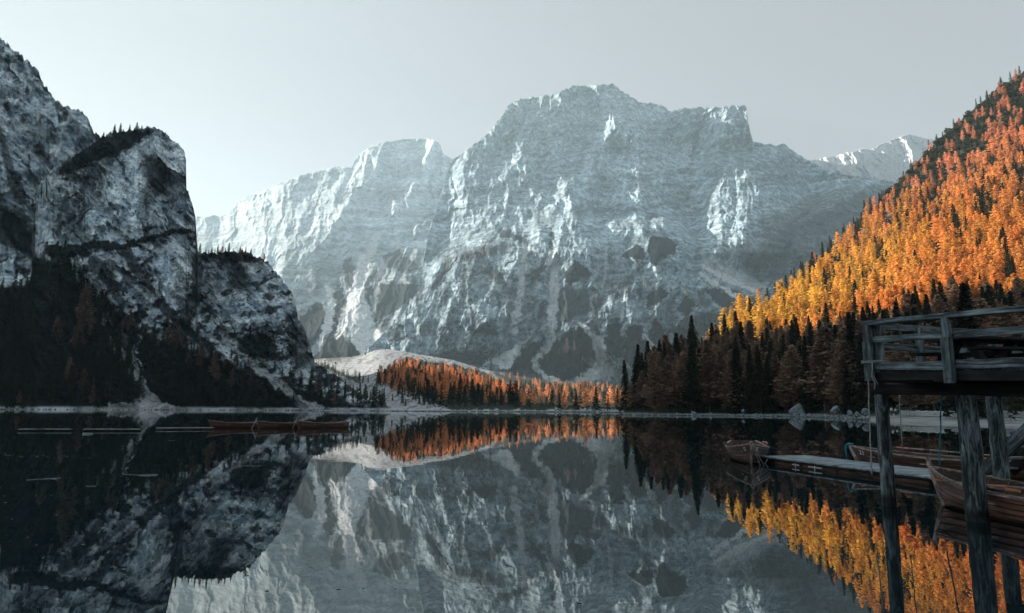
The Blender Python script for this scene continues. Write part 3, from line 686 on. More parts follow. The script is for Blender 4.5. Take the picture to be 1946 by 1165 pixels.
def crown_np(kind, nb, nt, size, seed, ntri=3):
    """Foliage of a conifer one unit tall: branches round the trunk, tufts of small leaf-like faces along each branch."""
    r = np.random.default_rng(seed)
    i = np.arange(nb)
    if kind == 'larch':
        h0 = 0.10 + 0.06 * r.random(); h = h0 + (0.985 - h0) * ((i + r.random(nb)) / nb) ** 0.92
        R = 0.225 * (1 - ((h - h0) / (1 - h0)) ** 1.9) ** 0.95 * (0.8 + 0.2 * np.sin(h * 17 + seed)) * (0.55 + 0.45 * np.clip((h - h0) / 0.18, 0, 1)) + 0.010
        L = R * r.uniform(0.62, 1.15, nb)
        rise, sag = 0.03, 0.07
    elif kind == 'spruce':
        h0 = 0.05 + 0.04 * r.random(); h = h0 + (0.99 - h0) * ((i + r.random(nb)) / nb) ** 0.9
        R = 0.18 * (1 - (h - h0) / (1 - h0)) ** 0.85 + 0.004
        L = R * r.uniform(0.7, 1.1, nb)
        rise, sag = -0.025, 0.05
    else:                                                     # low dwarf pine
        h0 = 0.0; h = 0.1 + 0.8 * r.random(nb); R = 0.75 * np.sqrt(np.clip(1 - h ** 2, 0, 1)) + 0.05
        L = R * r.uniform(0.6, 1.1, nb); rise, sag = 0.1, 0.05
    az = i * 2.399 + r.uniform(-0.5, 0.5, nb)
    s = (np.arange(nt) + r.random((nb, nt))) / nt * 0.85 + 0.15
    Lb = L[:, None]
    rad = Lb * s
    z = h[:, None] + rise * s * Lb / 0.15 - sag * s ** 2 * Lb / 0.15 + (0.05 * s ** 4 * Lb / 0.15 if kind == 'larch' else 0)
    side = r.normal(0, 1, (nb, nt)) * 0.10 * Lb * (1.2 - s * 0.4)
    ca, sa = np.cos(az)[:, None], np.sin(az)[:, None]
    c = np.stack([ca * rad - sa * side, sa * rad + ca * side, z], -1).reshape(-1, 3)
    c = np.repeat(c, ntri, 0); m = len(c)
    sz = size * r.uniform(0.6, 1.3, m)[:, None] * np.repeat((1.15 - 0.5 * h)[:, None].repeat(nt, 1).reshape(-1), ntri)[:, None]
    c = c + r.normal(0, 1, (m, 3)) * sz * np.array([0.45, 0.45, 0.30])
    a = r.uniform(0, 2 * np.pi, m); tilt = r.normal(0, 0.55, m)
    d1 = np.stack([np.cos(a), np.sin(a), tilt], -1); d1 /= np.linalg.norm(d1, axis=1)[:, None]
    up = np.stack([r.normal(0, 0.5, m), r.normal(0, 0.5, m), np.ones(m)], -1)
    d2 = np.cross(up, d1); d2 /= np.linalg.norm(d2, axis=1)[:, None]
    V = np.stack([c - d1 * sz - d2 * sz * 0.5, c + d1 * sz * 1.1, c - d1 * sz * 0.5 + d2 * sz * 0.8], 1).reshape(-1, 3)
    return V, np.arange(m * 3).reshape(-1, 3)

def trunk_np(rad=0.012, seed=0, n=6, top=0.93):
    r = random.Random(seed)
    V = []; F = []
    hs = [-0.03, 0.03, 0.25, 0.5, 0.75, top]
    for k, h in enumerate(hs):
        q = rad * (1.35 if k == 0 else 1) * (1 - 0.88 * max(0, h) / top)
        ox, oy = r.uniform(-1, 1) * 0.003 * k, r.uniform(-1, 1) * 0.003 * k
        for j in range(n):
            V.append((ox + q * math.cos(j / n * 2 * math.pi), oy + q * math.sin(j / n * 2 * math.pi), h))
    for k in range(len(hs) - 1):
        for j in range(n):
            F.append((k * n + j, k * n + (j + 1) % n, (k + 1) * n + (j + 1) % n, (k + 1) * n + j))
    return np.array(V), np.array(F)

def mesh_only(name, V, F, mat, smooth=False):
    o = mesh_obj(name, V, F, mat, smooth=smooth); me = o.data; bpy.data.objects.remove(o); return me

SPEC = {('larch', 'hi'): (110, 9, 0.021), ('larch', 'mid'): (66, 6, 0.031), ('spruce', 'hi'): (120, 8, 0.019), ('spruce', 'mid'): (70, 6, 0.027)}
CROWN = {}; TRUNK = {}
for (kd, q), (nb, nt, sz) in SPEC.items():
    for s_ in range(5):
        CROWN[kd, q, s_] = mesh_only('crown', *crown_np(kd, nb, nt, sz, 100 + s_ * 7 + (50 if kd == 'spruce' else 0), 4 if q == 'hi' else 3), M_NEEDLE)
for s_ in range(3):
    TRUNK[s_] = mesh_only('trunk', *trunk_np(0.013, s_), m_bark, True)
LOW = {(kd, s_): crown_np(kd, nb, nt, sz, 300 + s_, 3) for kd, nb, nt, sz in (('larch', 34, 4, 0.042), ('spruce', 38, 4, 0.038), ('pine', 16, 3, 0.22)) for s_ in range(6)}

TREES = []      # (kind, place, height in metres, pixels tall, colour, label, group, forced)
def add_tree(layer, kind, u, v, hpx=None, hm=None, col=None, label=None, group=None, forced=False, wid=1.0):
    q = sample(layer, u, v)
    if q is None: return None
    p = q[0]
    if p[2] < 0.25: return None
    Y = p[1]
    hm = hpx * Y / F_PX if hpx else hm
    TREES.append([kind, p, hm, hm * F_PX / Y, col, label, group, forced, wid, u, v])
    return p

def lerp(a, b, k): return tuple(x * (1 - k) + y * k for x, y in zip(a, b))
YEL, ORA, RED, PNK, BRN = (0.94, 0.63, 0.15), (0.92, 0.48, 0.16), (0.86, 0.37, 0.14), (0.86, 0.46, 0.32), (0.30, 0.20, 0.15)
GRN, GR2, OLV = (0.022, 0.032, 0.020), (0.035, 0.045, 0.026), (0.075, 0.07, 0.028)
R_ = random.Random(5)

# wooded hill
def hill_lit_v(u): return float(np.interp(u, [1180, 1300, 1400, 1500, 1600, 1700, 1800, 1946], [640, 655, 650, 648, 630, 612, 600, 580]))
UPPER = np.array([(1500, 560), (1560, 478), (1610, 440), (1654, 398), (1700, 392), (1757, 380), (1775, 390), (1826, 338), (1886, 304), (1946, 248), (2050, 200), (2050, -100), (1500, -100)])
v = 794.0
while v > 60:
    u = 1184.0
    step = 6
    while u < 2010:
        q = sample(LR, u, v)
        if q is None: u += 6; continue
        if R_.random() < 0.09: u += R_.uniform(4, 12); continue
        p, mk, t = q
        Y = p[1]; hm = 15.5 * R_.triangular(0.45, 1.3, 0.95)
        hp = 15.5 * F_PX / Y
        if p[2] < 0.55 or mk[1] > 0.6: u += 4; continue
        ju, jv = u + R_.uniform(-0.3, 0.3) * hp * 0.3, v + R_.uniform(-0.5, 0.5) * hp * 0.16
        above = t
        edge_px = v - float(polyf(R_TOP)(u))
        upper = poly_in(np.array([[ju, jv]]), UPPER)[0] > R_.uniform(-14, 14)
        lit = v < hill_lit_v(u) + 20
        dens = fbm(np.array([ju / 40]), np.array([jv / 30]), 3, 77)[0]
        gap = 1.0
        rr_ = R_.random()
        if upper:
            gap = 0.8
            if edge_px < 26: pl = 0.08
            else: pl = 0.34 if dens > 0 else 0.12
            if rr_ < pl: kind, col, hm = 'larch', lerp(PNK, RED, R_.random() * 0.5), hm * 0.8
            elif rr_ < pl + 0.22: kind, col, hm = 'spruce', lerp((0.045, 0.06, 0.042), (0.11, 0.11, 0.07), R_.random()), hm * 0.75
            elif mk[0] > 0.3 or R_.random() < 0.3: kind, col, hm = 'pine', lerp((0.05, 0.065, 0.045), (0.14, 0.14, 0.09), R_.random()), R_.uniform(3, 5.5)
            else: u += hp * 0.3; continue
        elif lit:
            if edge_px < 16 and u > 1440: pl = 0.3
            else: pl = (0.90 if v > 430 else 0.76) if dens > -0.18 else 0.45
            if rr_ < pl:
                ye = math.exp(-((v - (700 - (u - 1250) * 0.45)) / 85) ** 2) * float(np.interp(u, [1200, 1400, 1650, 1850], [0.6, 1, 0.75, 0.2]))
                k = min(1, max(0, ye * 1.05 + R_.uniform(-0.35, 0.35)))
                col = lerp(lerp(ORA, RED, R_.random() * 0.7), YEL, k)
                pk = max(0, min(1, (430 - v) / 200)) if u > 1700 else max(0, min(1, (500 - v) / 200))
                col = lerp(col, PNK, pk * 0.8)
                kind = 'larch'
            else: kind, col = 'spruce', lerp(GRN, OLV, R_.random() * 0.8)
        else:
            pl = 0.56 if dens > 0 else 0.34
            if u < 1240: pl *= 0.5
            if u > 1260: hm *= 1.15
            if rr_ < pl: kind, col = 'larch', lerp((0.22, 0.155, 0.12), (0.40, 0.27, 0.19), R_.random() ** 1.6)  # the shade low on the hill is put into this browner larch colour
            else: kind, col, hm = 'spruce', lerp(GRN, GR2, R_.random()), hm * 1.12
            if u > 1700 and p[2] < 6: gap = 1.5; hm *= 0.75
            if u < 1215: hm *= 0.8
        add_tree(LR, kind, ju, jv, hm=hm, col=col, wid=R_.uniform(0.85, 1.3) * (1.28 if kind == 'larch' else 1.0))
        u += hp * (0.36 if kind != 'pine' else 0.2) * gap * R_.uniform(0.7, 1.3) * (1.25 if v < 770 and v > 640 else 1)
    v -= max(2.6, min(12, 0.17 * 15.5 * F_PX / 430)) if v < 770 else 3.5

# valley forest
FP = np.array([(716, 728), (748, 700), (775, 694), (802, 702), (856, 708), (905, 718), (930, 732), (960, 742), (1018, 738), (1090, 738), (1186, 730), (1189, 781), (845, 781), (802, 764), (760, 748)])
v = 781.0
while v > 690:
    u = 700.0
    while u < 1215:
        q = sample(LF, u, v)
        if q is None: u += 5; continue
        p, mk, t = q; Y = p[1]; hp = 13 * F_PX / Y
        ins = poly_in(np.array([[u, v]]), FP)[0]
        if ins > R_.uniform(-4, 3) and p[2] > 0.5:
            low = v > np.interp(u, [740, 850, 960, 1010, 1190], [745, 755, 760, 772, 774])
            left = u < 985
            rr_ = R_.random()
            if low: kind = 'spruce' if rr_ < (0.93 if left else 0.6) else 'larch'
            elif left: kind = 'larch' if rr_ < 0.46 else 'spruce' if rr_ < 0.76 else None
            else: kind = 'larch' if rr_ < 0.26 else ('spruce' if rr_ < 0.72 else None)
            if kind:
                col = lerp(RED, lerp(ORA, PNK, 0.6), R_.random()) if left else lerp(PNK, ORA, R_.random() * 0.6)
                if kind == 'spruce': col = lerp(GRN, (0.05, 0.058, 0.035), R_.random() * (0.4 if left else 1))
                hm = 12 * R_.uniform(0.4, 1.3) * (0.8 if kind == 'spruce' and not left else 1)
                add_tree(LF, kind, u, v, hm=hm, col=col, wid=R_.uniform(0.95, 1.5))
            u += hp * (0.30 if left or low else 0.38) * R_.uniform(0.6, 1.4)
        else: u += 3
    v -= max(2.4, 0.16 * hp)
for k in range(150):                                        # dark spruces on the scree slope by the cliff's foot, and scattered ones
    u = R_.uniform(590, 740); v = R_.uniform(715, 779)
    if poly_in(np.array([[u, v]]), [(590, 722), (622, 740), (658, 752), (726, 764), (742, 779), (590, 779)])[0] > -2:
        add_tree(LF, 'spruce', u, v, hm=R_.uniform(5, 11), col=lerp(GRN, GR2, R_.random()))
for k in range(34):
    u = R_.uniform(594, 700); add_tree(LF, 'spruce', u, np.interp(u, [594, 640, 700], [690, 709, 730]) + R_.uniform(-3, 3), hm=R_.uniform(5, 10), col=GRN)
for u, v, h in [(745, 700, 9), (765, 766, 30), (746, 762, 14), (770, 772, 16), (797, 768, 22), (806, 770, 26), (812, 745, 14), (698, 760, 16), (720, 757, 12)]:
    add_tree(LF, 'spruce', u, v, hpx=h, col=GRN, label='lone dark spruce on the pale scree beside the valley forest', group='lone spruces on the pale scree', forced=True)
for u, v, h in [(816, 700, 12), (871, 703, 11), (789, 697, 10), (958, 716, 9), (969, 720, 14), (984, 722, 16), (997, 723, 12), (1012, 728, 10), (1026, 732, 13), (1042, 735, 12), (720, 716, 10), (735, 712, 9)]:
    add_tree(LF, 'larch', u, v, hpx=h, col=PNK, label='small pink larch standing alone on the bright edge of the scree fan', group='lone larches along the scree fan', forced=True)
for u, v, h in [(1060, 752, 20), (1077, 760, 38), (1073, 766, 30), (1098, 756, 30), (1110, 764, 22), (1094, 770, 26), (1125, 768, 30), (1141, 770, 26), (1152, 772, 22), (1168, 776, 36), (1182, 778, 40), (995, 768, 26), (948, 766, 26), (962, 768, 20), (1028, 770, 22), (1045, 766, 20)]:
    add_tree(LF, 'larch', u, v, hpx=h, col=lerp(PNK, ORA, 0.4))

# left shore forest and cliffs
for (pg, h0) in (([(-30, 560), (50, 552), (92, 500), (128, 495), (170, 520), (200, 575), (225, 650), (250, 700), (262, 745), (266, 778), (-30, 778)], 15), ):
    v = 777.0
    while v > 500:
        u = -30.0
        while u < 270:
            L_ = LG2 if u > 64 else LG1
            q = sample(L_, u, v)
            if q is None: u += 5; continue
            p, mk, t = q; hp = h0 * F_PX / p[1]
            if poly_in(np.array([[u, v]]), pg)[0] > R_.uniform(-6, 4) and not (u > 200 and v > 762):
                add_tree(L_, 'spruce', u + R_.uniform(-3, 3), v + R_.uniform(-3, 3), hm=h0 * R_.uniform(0.55, 1.15), col=lerp(GRN, GR2, R_.random()), wid=R_.uniform(0.8, 1.15))
            u += hp * 0.34 * R_.uniform(0.6, 1.4)
        v -= 0.20 * hp
pg = [(232, 640), (262, 640), (300, 650), (380, 675), (440, 692), (470, 720), (540, 760), (600, 776), (360, 779), (350, 770), (290, 750), (268, 700)]
v = 778.0
while v > 560:
    u = 225.0
    while u < 735:
        q = sample(LG2, u, v)
        if q is None: u += 5; continue
        p, mk, t = q; hp = 11 * F_PX / p[1]
        a = poly_in(np.array([[u, v]]), pg)[0]
        b2 = poly_in(np.array([[u, v]]), [(180, 560), (230, 596), (340, 650), (440, 690), (300, 700), (240, 660)])[0]
        b3 = poly_in(np.array([[u, v]]), [(500, 700), (560, 720), (600, 730), (660, 742), (735, 776), (600, 778), (560, 745)])[0]
        if (a > R_.uniform(-3, 3) or b3 > 0 or (b2 > 0 and R_.random() < 0.4)) and mk[1] < 0.35:
            add_tree(LG2, 'spruce', u, v, hm=11 * R_.uniform(0.45, 1.15), col=lerp(GRN, GR2, R_.random()), wid=R_.uniform(0.85, 1.2))
        u += hp * 0.42 * R_.uniform(0.6, 1.4)
    v -= 0.24 * 11 * F_PX / 350
SHADE = [(0.25, 0.18, 0.15), (0.21, 0.15, 0.125), (0.18, 0.13, 0.11)]  # browner larch colours for the left shore, the cliffs' shade put into them
for i, (u, v, h) in enumerate([(130, 727, 50), (143, 722, 28), (158, 757, 58), (177, 750, 34), (202, 758, 36), (98, 606, 76), (107, 656, 56), (158, 620, 84), (146, 674, 68), (168, 648, 58), (190, 682, 38), (245, 636, 50), (275, 648, 34),
     (320, 662, 48), (335, 664, 42), (347, 669, 32), (357, 702, 36), (380, 701, 54), (406, 722, 56), (447, 734, 62), (465, 770, 42), (428, 704, 36), (495, 757, 46), (515, 759, 40), (504, 762, 24), (476, 738, 34), (605, 750, 35),
     (635, 772, 28), (332, 668, 30), (86, 502, 46), (150, 552, 40), (234, 632, 34), (440, 740, 40), (413, 726, 36), (300, 668, 26), (488, 750, 30), (118, 640, 30), (175, 770, 40), (36, 770, 30)]):
    L_ = LG2 if u > 64 else LG1
    add_tree(L_, 'larch', u, v, hpx=h, col=SHADE[i % 3], label=('tall ' if h > 48 else 'small ') + 'brown shaded larch among dark spruces ' + ('under the high cliff' if u < 125 else 'beside the pale scree chute' if u < 290 else 'under the tower cliff' if u < 400 else 'under the wooded hump') + (', near the water' if v > 725 else ', high on the slope'),
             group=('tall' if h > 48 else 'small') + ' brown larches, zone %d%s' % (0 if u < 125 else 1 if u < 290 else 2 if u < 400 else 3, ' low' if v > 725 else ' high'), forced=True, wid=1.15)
for u, v, h, k in [(457, 508, 28, 0), (441, 503, 20, 0), (470, 500, 14, 1), (430, 500, 14, 1)]:
    add_tree(LG2, 'larch', u, v, hpx=h, col=SHADE[1], label='dull brown shaded larch just below the crest of the wooded hump', group='larches below the crest of the hump', forced=True)
HUMP = [(379, 480, 21, 'tall dark spruce at the inner end of the hump crest, against the tower cliff'), (391, 481, 11, None), (402, 482, 17, None), (408, 482, 12, None), (413, 482, 19, 'dark spruce on the hump crest just before the orange larch nearest the tower'),
        (428, 480, 12, None), (434, 479, 21, 'slender dark spruce on the hump crest between the two middle orange larches'), (450, 478, 22, 'tallest dark spruce near the middle of the hump crest'), (467, 479, 13, None), (477, 482, 13, None), (396, 482, 10, None), (419, 481, 9, None), (443, 479, 10, None), (461, 478, 9, None)]
for u, v, h, lb in HUMP:
    add_tree(LG2, 'spruce', u, v + 1.5, hpx=h, col=GRN, label=lb or 'small dark spruce in the row along the hump crest', group=None if lb else 'small spruces along the hump crest', forced=True, wid=1.1)
for u, v, h, lb in [(422, 480, 14, 'orange larch on the hump crest nearest the tower cliff'), (456, 480, 13, 'orange larch beside the tallest spruce on the hump crest'), (461, 481, 9, 'smallest orange larch on the hump crest'), (502, 494, 14, 'lone orange larch at the outer end of the hump crest'), (487, 487, 7, 'low orange larch partway down the hump crest')]:
    add_tree(LG2, 'larch', u, v + 1, hpx=h, col=RED, label=lb, forced=True, wid=1.5)
for u, v, h, lb in [(196, 262, 14, 'lone conifer on the saddle before the tower cliff top'), (217, 255, 22, 'first tall conifer on the tower cliff top from the saddle'), (228, 252, 21, 'second tall conifer on the tower cliff top from the saddle'), (234, 252, 9, 'short conifer between the paired tall ones and the middle one on the tower top'),
                    (246, 250, 16, 'conifer standing alone in the middle of the tower cliff top'), (259, 249, 20, 'tall conifer nearest the brow of the tower cliff'), (269, 246, 10, 'small conifer past the tallest one on the tower cliff top'), (283, 244, 6, 'tiny wind-bent conifer at the very brow of the tower cliff')]:
    add_tree(LG2, 'spruce', u, v + 2.5, hpx=h + 2, col=GR2, label=lb, forced=True, wid=1.25)
for u, v, h, lb in [(112, 197, 7, 'tiny tree on the notch of the high cliff ridge'), (148, 212, 6, 'tiny tree on the flat shoulder of the high cliff ridge'), (13, 86, 8, 'tiny tree on the topmost edge of the high cliff ridge')]:
    add_tree(LG1, 'spruce', u, v + 1, hpx=h, col=GR2, label=lb, forced=True, wid=1.6)
for u, v, h, lb in [(917, 488, 15, 'tallest pink larch on the ledge of the buttress'), (903, 493, 10, None), (894, 484, 9, None), (900, 474, 8, None), (861, 492, 7, None), (867, 490, 7, None), (884, 482, 8, None), (923, 480, 8, None), (917, 463, 8, None), (875, 488, 6, None)]:
    add_tree(LB, 'larch', u, v, hpx=h, col=(0.62, 0.42, 0.36), label=lb or 'tiny pink larch on the green ledge of the main mountain', group=None if lb else 'tiny larches on the mountain ledge', forced=True, wid=1.1)
for u, v, h, lb in [(1078, 674, 34, 'tallest pink larch on the dark wooded knoll at the mountain foot'), (1091, 669, 23, 'second pink larch on the dark knoll, right beside the tallest'), (1063, 674, 14, None), (1072, 674, 20, None), (1107, 686, 10, None), (1112, 690, 9, None)]:
    add_tree(LB, 'larch', u, v, hpx=h, col=(0.62, 0.42, 0.36), label=lb or 'small pink larch on the dark wooded knoll at the mountain foot', group=None if lb else 'small larches on the dark knoll', forced=True, wid=0.9)
for k in range(130):
    u, v = R_.uniform(1025, 1138), R_.uniform(645, 722)
    if poly_in(np.array([[u, v]]), b_veg[0][1])[0] > 3: add_tree(LB, 'larch' if k % 6 == 0 else 'spruce', u, v, hm=R_.uniform(9, 17), col=(0.16, 0.12, 0.09) if k % 6 == 0 else GR2)
for k in range(70):
    u, v = R_.uniform(1150, 1270), R_.uniform(655, 740)
    add_tree(LB, 'larch' if k % 7 == 0 else 'spruce', u, v, hm=R_.uniform(9, 17), col=lerp(PNK, BRN, 0.5) if k % 7 == 0 else GR2)

for k in range(420):                                        # low scrub on the fan
    u = R_.uniform(560, 1000); v = R_.uniform(662, 740)
    if poly_in(np.array([[u, v]]), [(560, 682), (700, 664), (705, 674), (640, 694), (560, 700)])[0] > 0 or poly_in(np.array([[u, v]]), [(745, 692), (775, 682), (860, 694), (935, 714), (965, 728), (900, 722), (800, 704), (740, 704)])[0] > 0:
        add_tree(LF, 'pine', u, v, hm=R_.uniform(1.2, 3.2), col=(0.035, 0.05, 0.035))
# the 300 of each kind that show largest stand as individuals, the rest is one mass of each kind
WORDS = {'larch': 'larch', 'spruce': 'spruce'}
def tree_words(T):
    kind, p, hm, hp, col, lb, gr, forced, wid, u, v = T
    if lb: return lb, gr
    size = 'tall' if hp > 90 else 'middling' if hp > 55 else 'small'
    if u > 1184 and p[1] < 760:
        lit = v - hp * 0.6 < hill_lit_v(u)
        z = next(w for k, w in ((1215, 'at the very tip of the hill'), (1262, 'near the lakehead tip'), (1318, 'before the low dark rock'), (1370, 'past the low dark rock'), (1420, 'by the white shore stone'), (1485, 'past the white shore stone'),
                 (1550, 'above the pale boulder'), (1605, 'past the pale boulder'), (1650, 'above the beach end'), (1720, 'behind the pier corner'), (1785, 'behind the first railing bay'), (1860, 'behind the railing post'), (9999, 'behind the far railing')) if u < k)
        e = 'high up' if v < 400 else 'upper middle' if v < 480 else 'midway up' if v < 560 else 'low down' if v < 660 else 'behind the front row' if v < 745 else 'in the front row'
        w = size + ' ' + (('golden' if col[1] > 0.52 else 'pinkish' if col[2] > 0.22 else 'orange') if lit else 'brown shaded') + ' larch' if kind == 'larch' else size + (' dark spruce' if lit else ' shaded spruce')
        return w + ' ' + z + ', ' + e, w.replace('larch', 'larches', 1) + ' ' + z + ', ' + e
        if kind == 'larch':
            if lit:
                tone = 'golden' if col[1] > 0.52 else ('pinkish' if col[2] > 0.22 else 'orange')
                return '%s sunlit %s larch on the wooded hillside' % (size, tone), '%s %s larches on the sunlit hillside' % (size, tone)
            return '%s brown larch in shade above the stony shore' % size, '%s brown larches in the shade of the hill' % size
        return ('%s dark spruce among the sunlit larches of the hillside' % size, '%s spruces among the sunlit larches' % size) if lit else ('%s dark green spruce in shade above the stony shore' % size, '%s spruces in the shade of the hill' % size)
    if p[0] < -60 and p[1] < 480 and u < 740:
        z = 'under the high cliff' if u < 120 else 'beside the pale scree chute' if u < 300 else 'under the tower cliff' if u < 420 else 'under the wooded hump'
        e = 'at the water' if v > 745 else 'partway up the slope' if v > 660 else 'high on the slope'
        return '%s dark spruce %s, %s' % (size, z, e), '%s dark spruces %s, %s' % (size, z, e)
    if kind == 'larch': return '%s orange larch in the forest at the head of the lake' % size, '%s larches at the head of the lake' % size
    return '%s dark spruce in the forest at the head of the lake' % size, '%s spruces at the head of the lake' % size

def in_view(T):
    return 0 <= T[9] <= 1946 and T[10] - T[3] < 790
dg_ = bpy.context.evaluated_depsgraph_get()
def top_shows(T):
    p = Vector(T[1]); tip = p + Vector((0, 0, T[2] * 0.9)); o = Vector((0, 0, CAM_H)); d = tip - o
    hit = scene.ray_cast(dg_, o, d.normalized(), distance=d.length - 3)
    return not hit[0]
masses = {'larch': [], 'spruce': [], 'pine': []}
for kind in ('larch', 'spruce'):
    mine = [T for T in TREES if T[0] == kind]
    mine.sort(key=lambda T: (not T[7], not in_view(T), -T[3]))
    n_ind = 0
    for T in mine:
        kind, p, hm, hp, col, lb, gr, forced, wid, u, v = T
        if n_ind >= 298 or not (forced or (in_view(T) and top_shows(T))):
            masses[kind].append(T); continue
        n_ind += 1
        r = random.Random(int(u * 31 + v * 17))
        q = 'hi' if hp > 62 else 'mid'
        root = empty(kind, (p[0], p[1], p[2] - 0.02 * hm), r.uniform(0, 6.28))
        root.scale = (hm * wid, hm * wid, hm)
        root.rotation_euler = (r.uniform(-0.03, 0.03), r.uniform(-0.03, 0.03), r.uniform(0, 6.28))
        lab, grp = tree_words(T)
        tag(root, lab, 'tree', grp)
        c = bpy.data.objects.new('crown', CROWN[kind, q, r.randrange(5)]); COL.objects.link(c); c.parent = root
        k = r.uniform(0.85, 1.15); c.color = (col[0] * k, col[1] * k, col[2] * k, 1)
        t = bpy.data.objects.new('trunk', TRUNK[r.randrange(3)]); COL.objects.link(t); t.parent = root
masses['pine'] = [T for T in TREES if T[0] == 'pine']
for kind, nm, lb in (('larch', 'larch_forest', 'mass of smaller orange larches covering the hillside and valley'), ('spruce', 'spruce_forest', 'mass of smaller dark spruces on the hillside, shores and valley'), ('pine', 'dwarf_pine_scrub', 'low dark pine scrub on the upper hillside')):
    Vs, Fs, Cs = [], [], []; off = 0
    for T in masses[kind]:
        _, p, hm, hp, col, *_r = T
        wid = T[8]
        V, F = LOW[kind, R_.randrange(6)]
        a = R_.uniform(0, 6.28); ca, sa = math.cos(a), math.sin(a); w = hm * wid
        W = np.stack([(V[:, 0] * ca - V[:, 1] * sa) * w + p[0], (V[:, 0] * sa + V[:, 1] * ca) * w + p[1], V[:, 2] * hm + p[2]], -1)
        Vs.append(W); Fs.append(F + off); off += len(V)
        k = R_.uniform(0.8, 1.2)
        c = np.empty((len(V), 4)); c[:] = (col[0] * k, col[1] * k, col[2] * k, 1)
        Cs.append(c)
    if Vs: tag(mesh_obj(nm, np.concatenate(Vs), np.concatenate(Fs), M_MASS, attrs={'tint': np.concatenate(Cs)}), lb, 'trees', kind='stuff')
print('TREES', len(TREES), {k: len(m) for k, m in masses.items()})

# ------------------------------------------------------------------ timber, boats and small things
def wood_mat(name, dark, light, scale=1.0, rough=0.8, bump=0.5, spec=0.25, run=0.07, wet=False):
    m, n, l, b = new_mat(name, rough, spec)
    a = n.new('ShaderNodeAttribute'); a.attribute_name = 'grain'
    vec = a.outputs['Vector']
    g = noise_n(n, l, 14 * scale, 7, 0.7, mapping(n, l, vec, (run, 1, 1)), 0.9)
    f = noise_n(n, l, 3.0 * scale, 5, 0.7, mapping(n, l, vec, (0.5, 1, 1)), 0.3)
    c1 = ramp(n, l, g, [(0.32, tuple(x * 0.35 for x in dark)), (0.45, dark), (0.62, light), (0.75, tuple(x * 1.3 for x in light))])
    c2 = ramp(n, l, f, [(0.33, (0.35, 0.35, 0.35)), (0.52, (0.95, 0.95, 0.95)), (0.70, (1.4, 1.4, 1.4))])
    c = mixc(n, l, 1.0, c1, c2, 'MULTIPLY')
    if wet:                                                  # the soaked, slimy foot of a pile
        sx = n.new('ShaderNodeSeparateXYZ'); l.new(n.new('ShaderNodeNewGeometry').outputs['Position'], sx.inputs[0])
        ad = n.new('ShaderNodeMath'); ad.operation = 'MULTIPLY_ADD'; l.new(f, ad.inputs[0]); ad.inputs[1].default_value = -0.35; l.new(sx.outputs['Z'], ad.inputs[2])
        c = mixc(n, l, 1.0, c, ramp(n, l, ad.outputs[0], [(0.0, (0.22, 0.26, 0.22)), (0.10, (1, 1, 1))]), 'MULTIPLY')
    l.new(c, b.inputs['Base Color'])
    bp = n.new('ShaderNodeBump'); bp.inputs['Strength'].default_value = bump; bp.inputs['Distance'].default_value = 0.012
    l.new(g, bp.inputs['Height']); l.new(bp.outputs[0], b.inputs['Normal'])
    return m
W_GREY = wood_mat('weathered_timber', (0.045, 0.064, 0.073), (0.19, 0.25, 0.28))
W_DARK = wood_mat('dark_timber', (0.008, 0.009, 0.010), (0.025, 0.029, 0.032))
W_PILE = wood_mat('pile_timber', (0.024, 0.033, 0.038), (0.19, 0.255, 0.285), 0.9, bump=1.0, run=0.16, wet=True)
W_DECK = wood_mat('dock_boards', (0.16, 0.21, 0.235), (0.30, 0.37, 0.41), 1.2)
W_LOG = wood_mat('float_log', (0.022, 0.013, 0.010), (0.09, 0.055, 0.042), 0.8)
W_HULL = wood_mat('varnished_plank', (0.15, 0.075, 0.055), (0.36, 0.19, 0.145), 0.8, 0.42, 0.25, 0.45)
W_HULLD = wood_mat('dark_varnished_plank', (0.065, 0.035, 0.028), (0.15, 0.085, 0.068), 0.8, 0.45, 0.25, 0.4)
W_RAIL = wood_mat('worn_rail', (0.18, 0.145, 0.135), (0.46, 0.41, 0.39), 1.0, 0.6)
W_OAR = wood_mat('oar_wood', (0.45, 0.16, 0.07), (0.75, 0.30, 0.14), 1.0, 0.5)
W_INNER = wood_mat('inner_wood', (0.045, 0.032, 0.027), (0.12, 0.088, 0.075), 0.8, 0.7)
W_THW = wood_mat('pale_thwart', (0.22, 0.17, 0.15), (0.42, 0.34, 0.30), 0.8, 0.6)
def plain(name, c, rough=0.8, spec=0.2):
    m, n, l, b = new_mat(name, rough, spec)
    g = noise_n(n, l, 30, 4, 0.6, n.new('ShaderNodeNewGeometry').outputs['Position'])
    l.new(ramp(n, l, g, [(0.35, tuple(x * 0.6 for x in c)), (0.65, tuple(min(1, x * 1.2) for x in c))]), b.inputs['Base Color'])
    return m
M_ROPE = plain('rope', (0.26, 0.30, 0.32)); M_TWIG = plain('bleached_twig', (0.22, 0.27, 0.29)); M_TEAL = plain('teal_rope', (0.02, 0.22, 0.28)); M_TARP = plain('turquoise_cloth', (0.015, 0.16, 0.22)); M_WHITE = plain('white_paint', (0.75, 0.78, 0.8)); M_IRON = plain('rusty_iron', (0.09, 0.05, 0.04), 0.6, 0.4)
M_ZINC = plain('galvanised_steel', (0.45, 0.5, 0.52), 0.45, 0.5)

